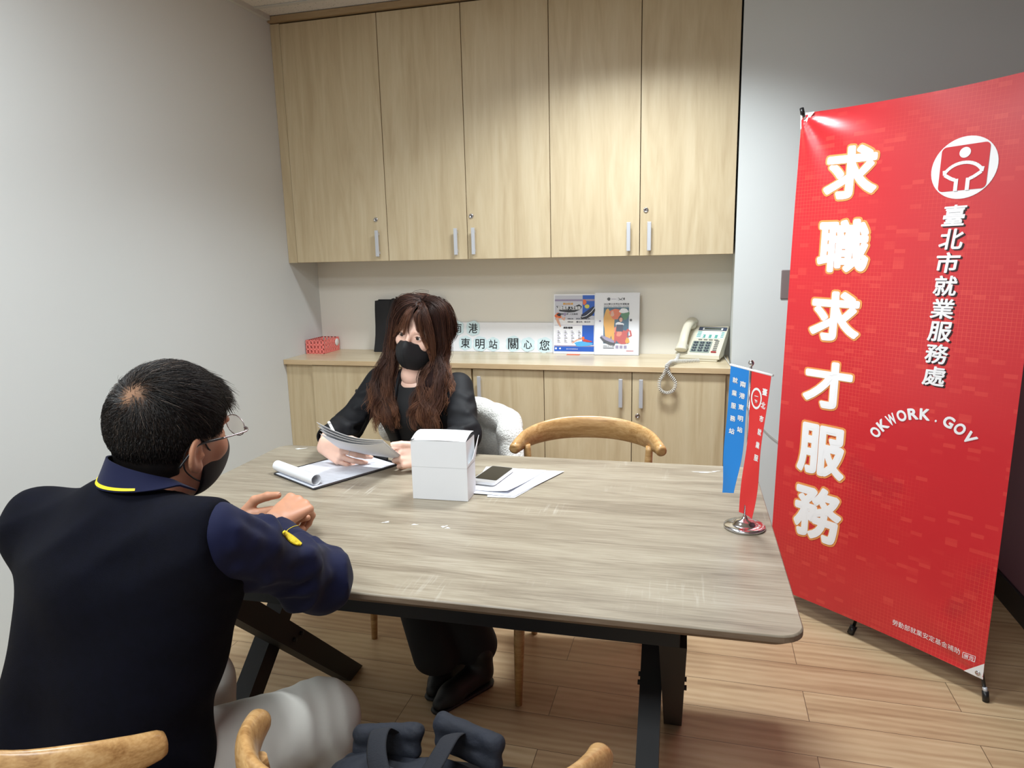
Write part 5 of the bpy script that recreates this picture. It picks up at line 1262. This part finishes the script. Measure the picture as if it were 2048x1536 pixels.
def torso_core(P, e=0.0):
    mid = (Lsh+Rsh)/2
    d = cap(P, Lsh+A(.03, .01, -.03), Rsh+A(-.03, .01, -.03), .062+e, .062+e)
    d = smin(d, cap(P, mid+A(0, .02, -.08), mid+A(-.005, .01, -.20), .125+e, .125+e), .06)
    for s in (-1, 1):
        d = smin(d, cap(P, mid+tr*s*.085+A(0, .01, -.09), HIP+tr*s*.075+A(0, 0, .12), .098+e, .095+e), .07)
    d = smin(d, cap(P, HIP+tr*.075, HIP-tr*.075, .115+e, .115+e), .08)
    return d
def man_low(P):
    d = torso_core(P, -.012)
    for a, b, c in ((Rsh, Rel, Rwr), (Lsh, Lel, Lwr)):
        d = smin(d, cap(P, a, b, .034, .034), .02); d = smin(d, cap(P, b, c, .034, .026), .012)
    for a, b, c in ((HIP+tr*.09, A(-.715, 1.12, .495), A(-.74, 1.12, .09)), (HIP-tr*.09, A(-1.05, 1.17, .495), A(-1.04, 1.2, .09))):
        d = smin(d, cap(P, a, b, .08, .052), .03); d = smin(d, cap(P, b, c, .05, .035), .01); d = smin(d, cap(P, c, c+A(.02, .14, -.05), .035, .03), .02)
    d = smin(d, cap(P, nb+A(0, .01, -.02), HC-hu*.05-hf*.025, .050, .052), .03)
    return d
gsdf(g, man_low, (-1.28, .6, 0), (-.55, 1.5, 1.16), .011, skin_m)
def man_head(P):
    q = toL(P, HM); d = head_fn(q, True); return smin(d, cap(P, nb+A(0, .01, .0), HC-hu*.055-hf*.028, .050, .056), .03)
gsdf(g, man_head, HC-.15, HC+.15, .0026, skin_m, it=1)
for H in (Rhand, Lhand):
    a, b = bbox(H, .008); gsdf(g, prims_fn(H, .012, .004), a, b, .0017, skin_m, it=1)
nails(g, Lhand, ['t'], nail_m, (0, .1, 1))
build('body', g, man)
# vest: sleeveless knit over the torso, with arm holes and a neck opening
g = G()
def vest(P):
    d = torso_core(P, .006)
    sh = (Lsh+Rsh)/2
    d = smin(d, cap(P, Lsh+A(.01, .0, .0), Rsh+A(-.01, 0, .0), .056, .058), .04)
    d = smin(d, cap(P, Lsh, Lsh+(Lel-Lsh)*.28, .062, .066), .03)
    # trapezius up to the neck
    d = smin(d, cap(P, nb+A(0, -.01, -.015), sh+A(0, -.02, -.06), .07, .09), .06)
    fold = .0035*vnoise(P*np.array([1, 1, .5], np.float32), 34, 3)+.0025*np.sin(P[..., 2]*60+P[..., 0]*25)*np.clip((.95-P[..., 2])*4, 0, 1)*np.clip((P[..., 0]+.86)*5, 0, 1)
    d = d-fold+.006*(np.abs(np.sin(P[..., 2]*42-P[..., 0]*26+1.5*vnoise(P, 12, 6)))-.5)*np.exp(-((P[..., 2]-1.0)/.05)**2)
    # neck hole
    d = smax(d, -cap(P, nb+A(.006, .01, -.01), nb+A(.03, .045, .14), .066, .075), .006)
    # arm holes: cut outside the shoulder seam
    for S, s in ((Rsh, 1),):
        o = S+tr*(.014 if s > 0 else -.10)+A(0, .03, 0); nn = nrm(tr*s+A(0, .25, .12)); pl = ((P-o.astype(np.float32)) @ nn.astype(np.float32))
        near = np.linalg.norm(P-(S+tr*s*.03+A(0, .05, -.02)).astype(np.float32), axis=-1)-.125
        d = smax(d, -smax(-pl, near, .01), .008)
    return smax(d, (.535-P[..., 2]), .01)
gsdf(g, vest, (-1.30, .6, .5), (-.58, 1.12, 1.14), .0065, navy_knit)
build('knitted_vest', g, man)
# shirt: sleeves and shoulders
def sleeve(P, a, b, c, r, seed):
    up = cap(P, a, b, r[0], r[1]); lo = cap(P, b, c, r[1], r[2]); d = smin(up, lo, .03)
    # drape folds running round the arm, strongest inside the elbow
    ab = nrm(b-a).astype(np.float32); t = (P-a.astype(np.float32)) @ ab; side = P @ np.array([.3, -.5, .8], np.float32)
    w = np.exp(-((t-.22)/.13)**2); d = d+.013*(np.abs(np.sin(t*58+side*36+1.2*vnoise(P, 22, seed+3)+seed))-.5)*(.25+w)-.004*vnoise(P, 40, seed)
    bc = nrm(c-b).astype(np.float32); t2 = (P-b.astype(np.float32)) @ bc; L = float(np.linalg.norm(c-b))
    d = d+.0065*(np.abs(np.sin(t2*60+side*30+1))-.5)*np.exp(-((t2-.05)/.07)**2)
    return smax(d, t2-L, .004)
g = G()
def shirt(P):
    d = smin(sleeve(P, Rsh+A(-.005, .01, 0), Rel, Rwr, (.054, .060, .036), 1), sleeve(P, Lsh, Lel, Lwr, (.046, .056, .036), 5), .01)
    d = smin(d, torso_core(P, -.004), .02)
    d = smax(d, -cap(P, nb, nb+A(.03, .04, .14), .050, .062), .004)
    # hollow cuffs
    for b, c in ((Rel, Rwr), (Lel, Lwr)): d = smax(d, -cap(P, c-(c-b)*.1, c+(c-b)*.2, .030, .030), .003)
    return smax(d, .55-P[..., 2], .01)
shirt0 = shirt; RIDGES = []
for L in (((492, 1034), (520, 1052), (545, 1072), (556, 1090)), ((476, 1058), (510, 1082), (548, 1094), (585, 1098)), ((470, 1092), (520, 1118), (572, 1122), (620, 1108), (645, 1096)), ((480, 1135), (540, 1158), (600, 1152), (640, 1130)), ((508, 1022), (540, 1040), (556, 1058)), ((560, 1190), (610, 1182), (655, 1150))):
    Q = [trace(shirt0, *p) for p in L]; RIDGES += [(a[0]-a[1]*.0045, b[0]-b[1]*.0045) for a, b in zip(Q[:-1], Q[1:])]
def shirt(P):
    d = shirt0(P)
    for a, b in RIDGES: d = smin(d, cap(P, a, b, .0095, .0095), .014)
    return d
gsdf(g, shirt, (-1.26, .62, .54), (-.57, 1.45, 1.12), .0052, navy_shirt)
sh = build('shirt', g, man, label='navy blue long-sleeved shirt')
# yellow embroidered feather lying on the right cuff
g = G(); N_f = 18
for k in range(N_f):
    u = k/(N_f-1); x, y = 566+34*u, 1064+25*u+3*math.sin(u*3); w = 1.2+4.6*math.sin(math.pi*(.1+.8*u))
    p, nn_ = trace(shirt, x, y); a, _ = trace(shirt, x+w*.75, y-w*.9); b, _ = trace(shirt, x-w*.6, y+w*.85)
    g.tube([a+nn_*.0012, p+nn_*.0018, b+nn_*.0012], [.0011, .0020, .0011], yellow_m, n=6)
g.tube([trace(shirt, x, y)[0]+trace(shirt, x, y)[1]*.0008 for x, y in ((572, 1064), (576, 1060), (582, 1056), (589, 1053), (596, 1051))], .0006, yellow_m, n=5)
build('embroidery', g, sh, label='yellow feather embroidery on the cuff')
# collar: folded ribbed band with a yellow stripe
g = G()
def collar(u, v):
    # u runs from the right front (0) round the back to the left front (1)
    a = math.radians(22-248*u); w = .062+.012*v; c = nb+A(.028, .012, .020)
    f_ = nrm((.35, .93, 0)); r_ = nrm((.93, -.35, 0)); rad = r_*math.cos(a)*w*1.0+f_*math.sin(a)*w*1.0
    front = max(0, math.sin(a)); z = .030+(1-v)*(.014+.027*max(0, -math.sin(a))-.008*math.cos(a))-front*.05
    return c+rad*(1+.10*v)+A(0, 0, z)+A(0, .0, 0)
g.sheet(collar, 60, 8, navy_shirt, .003)
cl = build('collar', g, man, label='folded navy collar with yellow stripe')
g = G(); g.sheet(lambda u, v: Vector(collar(.27+.36*u, .84+.11*v))+Vector(nrm(A(*collar(.27+.36*u, .8))-nb)*.0012), 40, 2, yellow_m, .0016); build('stripe', g, cl)
# trousers
g = G()
def trousers(P):
    d = cap(P, HIP+tr*.08+A(0, .03, -.02), HIP-tr*.08+A(0, .03, -.02), .118, .118); d = smax(d, P[..., 2]-.62, .02)
    for a, b, c in ((HIP+tr*.09+A(0, .03, -.0), A(-.72, 1.105, .49), A(-.735, 1.10, .1)), (HIP-tr*.09, A(-1.05, 1.15, .49), A(-1.04, 1.18, .1))):
        leg = smin(cap(P, a, b, .098, .078), cap(P, b, c, .078, .062), .025)
        ab = nrm(b-a).astype(np.float32); t = (P-a.astype(np.float32)) @ ab; x = P @ np.array([.8, -.2, .55], np.float32)
        leg = leg+.003*(np.abs(np.sin(t*75+x*60+1.3*vnoise(P, 18, 2)))-.5)*np.exp(-((t-.28)/.14)**2)-.0018*vnoise(P, 30, 9)
        d = smin(d, leg, .03)
    d = smax(d, smin(.453-P[..., 2], 1.02-P[..., 1], .02), .01)
    return smax(d, .085-P[..., 2], .01)
gsdf(g, trousers, (-1.2, .62, .05), (-.55, 1.34, .66), .0065, khaki)
build('trousers', g, man, label='pale grey khaki trousers')
shoe = shoe_b
for c in (A(-.735, 1.10, 0), A(-1.04, 1.18, 0)):
    g = G(); gsdf(g, lambda P: smax(smin(cap(P, c+A(0, -.02, .05), c+A(.03, .18, .03), .043, .040), cap(P, c+A(0, -.01, .06), c+A(0, 0, .1), .045, .04), .03), .004-P[..., 2], .004), c-A(.09, .12, .0), c+A(.12, .27, .17), .007, shoe); build('shoe', g, man)
# hair: combed strands radiating from the crown whorl, thin around it
hm = hair_mat('man_hair', [(10, 10, 12), (26, 23, 23), (66, 54, 46), (128, 112, 100)], .45)
def scalp(n):
    """directions over the hair-bearing scalp in head space"""
    out = []
    while len(out) < n:
        v = rng.normal(size=3); v /= np.linalg.norm(v); p = A(0, -.005, .034)+v*A(.0745, .089, .086)
        if p[2] < -.078: continue
        # hairline: forehead, temples, round the ears, nape
        if p[1] > .045 and p[2] < .075-(abs(p[0])/.07)*.012: continue
        if p[1] > .018 and p[2] < .012: continue
        if abs(p[0]) > .05 and p[1] > -.028 and p[2] < .026: continue
        if p[2] < -.035 and p[1] > -.045: continue
        out.append(p)
    return np.array(out)
def nape(n):
    t = rng.uniform(-2.75, -.65, n); z = rng.uniform(-.082, -.035, n); return np.stack([.062*np.cos(t), -.018-.050*np.sin(-t)*1.0-(z+.082)*.25, z], 1)
WH = A(.002, -.074, .087)        # whorl
def man_hair_strands(n):
    P = scalp(n); dv = P-WH; dist = np.linalg.norm(dv, axis=1)
    keep = rng.random(n) < np.clip((dist-.002)/.058, .13, 1)**1.15; P = P[keep]; dv = dv[keep]; dist = dist[keep]; n = len(P)
    Nn = nrm_rows((P-A(0, -.005, .034))/A(.0745, .089, .086)**2)
    # flow: away from the whorl with a swirl; forward on top; down on the back and sides
    T = nrm_rows(dv-Nn*np.sum(dv*Nn, 1, keepdims=True)+1e-6); sw = np.cross(Nn, T); k = np.exp(-dist/.035)[:, None]
    top = np.clip((P[:, 2]-.045)/.05, 0, 1)[:, None]; fwd = np.tile(A(.12, 1, .03), (n, 1)); down = np.tile(A(0, .15, -1), (n, 1))
    sidef = np.clip((np.abs(P[:, 0:1])-.03)/.04, 0, 1)*np.clip((P[:, 1:2]+.05)/.06, 0, 1)
    flow = T*(1.1*k+.25)-sw*.8*k+fwd*top*np.clip((P[:, 1:2]+.07)/.05, .1, 1)*.9+down*(1-top)*.9+fwd*sidef*.45+rng.normal(size=(n, 3))*.22
    flow = nrm_rows(flow-Nn*np.sum(flow*Nn, 1, keepdims=True))
    L = (.018+.026*top[:, 0]+.018*np.clip((P[:, 1]-.0)/.07, 0, 1)*top[:, 0])*(.7+.6*rng.random(n)); L = np.where(P[:, 2] < -.03, L*.75, L)
    K = 6; pts = [P+Nn*.0005]; cur = P.copy(); d = nrm_rows(flow+Nn*(.32+.25*rng.random((n, 1))))
    for j in range(1, K):
        cur = cur+d*(L/(K-1))[:, None]; 
        # stay just above the scalp, let the fringe stick out in front
        q = (cur-A(0, -.005, .034))/A(.0745, .089, .086); rr = np.linalg.norm(q, axis=1); tgt = 1+.03+.10*rng.random(n)**1.6
        free = (cur[:, 1] > .075)
        fac = np.where(free, 1, np.where(rr < tgt, tgt/rr, 1+(tgt/rr-1)*.35)); cur = A(0, -.005, .034)+q*fac[:, None]*A(.0745, .089, .086)
        pts.append(cur.copy()); d = nrm_rows(d*.75+flow*.5+rng.normal(size=(n, 3))*.05+np.array([[0, 0, -.06]]))
    W3 = np.stack(pts, 1); return W3, dist
def nrm_rows(M): return M/(np.linalg.norm(M, axis=-1, keepdims=True)+1e-9)
S_, dist = man_hair_strands(26000)
S_ = toW(S_.reshape(-1, 3), HM).reshape(S_.shape); N_ = len(S_)
sh_ = np.clip(rng.random((N_, 1))*.45+np.where(rng.random((N_, 1)) > .97, .5, 0)+np.exp(-(dist/.06)**2)[:, None]*.38*rng.random((N_, 1))+np.zeros((1, S_.shape[1])), 0, 1)
g = G(); strands(g, S_, .00034+.00018*rng.random(N_), hm, sh_, n=3, taper=.35)
build('hair', g, man, label='thinning short black hair with a sparse crown')
# close undercoat: stubble that thins out to scalp round the whorl
g = G()
def under(P):
    q = toL(P, HM); d = ell(q, (0, -.005, .034), (.0756, .0901, .0871))
    d = smin(d, cap(q, (0, -.022, -.03), (0, -.024, -.082), .061, .052), .03); d = smax(d, q[..., 1]-.030, .01); d = smax(d, -(q[..., 2]+.086-.55*np.clip(q[..., 0]-.0, 0, 1)*.6), .006); d = smax(d, smin(q[..., 1]+.030, -.050-q[..., 2], .004)*-1 if False else d, .001)
    d = smax(d, -smax(-(q[..., 1]+.030), q[..., 2]+.048, .004), .006)
    for s in (-1, 1): d = smax(d, -ell(q, (s*.085, .005, -.025), (.035, .036, .045)), .006)
    return smax(d, -ell(q, (0, .13, .02), (.085, .085, .075)), .01)
gsdf(g, under, HC-.14, HC+.15, .0026, hair_mat('scalp_stubble', [(20, 17, 17), (48, 38, 33), (88, 66, 52), (128, 96, 74)], .7, .2), it=2)
q_ = toL(np.array(g.v), HM); dd_ = np.linalg.norm((q_-WH)/A(1, 1, 1), axis=1); fr_ = np.exp(-((q_-A(.012, -.020, .12))/A(.035, .05, .05)*1.0)**2).prod(1)
g.attr = np.clip(np.exp(-(dd_/.034)**2)*1.0+.30*fr_+.12*vnoise(q_, 160, 4), 0, 1).tolist(); build('hair_undercoat', g, man)
# mask
def mask(parent, HM, w=1.0, m=None, res=.0026, seam=True):
    g = G()
    def fn(P):
        q = toL(P, HM); body = smin(ell(q, (0, .034, -.052), (.063*w, .071, .070)), ell(q, (0, .060, -.045), (.034, .062, .040)), .03)
        if seam: body = smax(body, -(.0012-np.abs(q[..., 0]))-.0, .001) if False else body
        d = body
        top = q[..., 2]-(-.016+.020*np.clip(1-np.abs(q[..., 0])/.040, 0, 1)); bot = -(q[..., 2]+.108-.30*np.clip(.055-q[..., 1], 0, .1)*0)
        d = smax(d, top, .002); d = smax(d, -(q[..., 1]-.022-.10*np.clip(-.03-q[..., 2], 0, 1)), .002); d = smax(d, bot, .002)
        return d
    gsdf(g, fn, HM[:3, 3]-.15, HM[:3, 3]+.15, res, m, it=1); return build('face_mask', g, parent)
mask_m = mat('black_mask', (20, 20, 23), .7, bump=.2, bscale=700, bdist=.0003)
mk = mask(man, HM, m=mask_m)
for s in (1, -1):
    g = G(); loop = [toW(A(*p), HM) for p in ((s*.056, .046, -.020), (s*.069, .026, -.006), (s*.079, .004, .018), (s*.080, -.014, .022), (s*.076, -.026, .0), (s*.073, -.022, -.028), (s*.068, .0, -.052), (s*.050, .036, -.078))]
    g.tube(spline(loop, 6), .0013, mask_m, n=6); build('ear_loop', g, mk)
# glasses
gl_f = mat('glasses_metal', (150, 140, 142), .25, .9); lens = mat('clear_lens', (235, 225, 190), .03, alpha=.25)
gg = bpy.data.objects.new('glasses', None); COL.objects.link(gg); gg.parent = man
def W_(x, y, z): return toW(A(x, y, z), HM)
g = G()
for s in (-1, 1):
    P = [W_(s*(.034+.026*math.cos(t)), .112-.010*abs(math.cos(t))*0-.004*((s*(.034+.026*math.cos(t)))/.06)**2, .008+.018*math.sin(t)) for t in [2*math.pi*i/20 for i in range(20)]]
    g.tube(P, .0009, gl_f, n=6, closed=True)
g.tube([W_(-.009, .112, .012), W_(0, .114, .015), W_(.009, .112, .012)], .0012, gl_f, n=6)
def bl(name, g): 
    o = build(name, g, gg, local=False); return o
bl('lens_frame', g)
for s in (-1, 1):
    g = G(); P = [W_(s*(.034+.0255*math.cos(t)), .112-.004*((.034+.026*math.cos(t))/.06)**2, .008+.0175*math.sin(t)) for t in [2*math.pi*i/20 for i in range(20)]]; g.add(P, [list(range(20))], lens); bl('lens', g)
    g = G(); K = [W_(s*.060, .108, .013), W_(s*.072, .103, .014), W_(s*.076, .09, .013), W_(s*.079, .04, .013), W_(s*.081, .0, .014)]; g.tube(spline(K, 5), [.0026]*4+[.0016]*17, gl_f, n=8); 
    K2 = [W_(s*.079, .045, .0133), W_(s*.081, .0, .0145), W_(s*.084, -.018, .008), W_(s*.083, -.040, -.018)]; g.tube(spline(K2, 5), .0021, black_pl if True else gl_f, n=8); bl('temple_arm', g)
# ------------------------------------------------------------------ dark blue backpack on the near chair
bag_m = mat('navy_canvas', (17, 22, 34), .8, bump=.6, bscale=55, bdist=.004, var=.2, vscale=30)
web = mat('ribbed_webbing', (20, 23, 32), .85, bump=.8, bscale=260, stretch=(1, 6, 1), bdist=.001)
bp_ = root('backpack', (-.37, .86, .452), 'dark navy canvas backpack with ribbed straps sitting on the near empty chair', 'backpack')
BXc, BYc = -.408, .868
def crumple(P, a, f): return a*(np.abs(vnoise(P, f, 3))-.35)+a*.7*(np.abs(vnoise(P, f*1.9, 8))-.35)
g = G()
def bag(P):
    d = smin(cap(P, (BXc-.10, BYc, .53), (BXc+.10, BYc, .53), .075, .075), cap(P, (BXc-.075, BYc, .585), (BXc+.075, BYc-.005, .58), .062, .062), .05)
    d = smax(d, .4535-P[..., 2], .01); d = smax(d, P[..., 2]-.628, .03)
    return d-crumple(P, .011, 26)
gsdf(g, bag, (BXc-.2, BYc-.12, .44), (BXc+.2, BYc+.12, .67), .0042, bag_m, it=1); build('bag_body', g, bp_)
for nm, a, b, r in (('side_flap', (BXc-.115, BYc+.055, .632), (BXc-.02, BYc+.06, .648), .0165), ('side_flap', (BXc+.020, BYc+.080, .658), (BXc+.115, BYc+.060, .650), .017)):
    g = G(); a, b = np.array(a), np.array(b)
    def fl_fn(P, a=a, b=b, r=r):
        q = P*np.array([1, 1, 1], np.float32); d = smin(cap(q, a, b, r, r*.95), cap(q, a-A(0, .01, .028), b-A(0, .01, .028), r*.8, r*.8), .02); return d-crumple(P, .004, 60)
    gsdf(g, fl_fn, np.minimum(a, b)-.06, np.maximum(a, b)+.04, .003, bag_m, it=1); build(nm, g, bp_)
def ribbon(name, K, w, lab=None):
    g = G(); P = spline(K, 8); n = len(P)
    g.tube(P, w, web, n=10, flat=.16, up=(.95, -.1, .35)); build(name, g, bp_, label=lab)
ribbon('strap', [(BXc-.060, BYc+.055, .640), (BXc-.062, BYc+.02, .672), (BXc-.05, BYc-.02, .664), (BXc-.02, BYc-.058, .636), (BXc-.004, BYc-.075, .60)], .018)
ribbon('strap', [(BXc+.048, BYc+.06, .655), (BXc+.052, BYc+.02, .676), (BXc+.045, BYc-.02, .666), (BXc+.026, BYc-.058, .636), (BXc+.010, BYc-.075, .60)], .018)
ribbon('webbing_panel', [(BXc-.030, BYc-.035, .640), (BXc+.004, BYc-.038, .641), (BXc+.036, BYc-.035, .640)], .020)
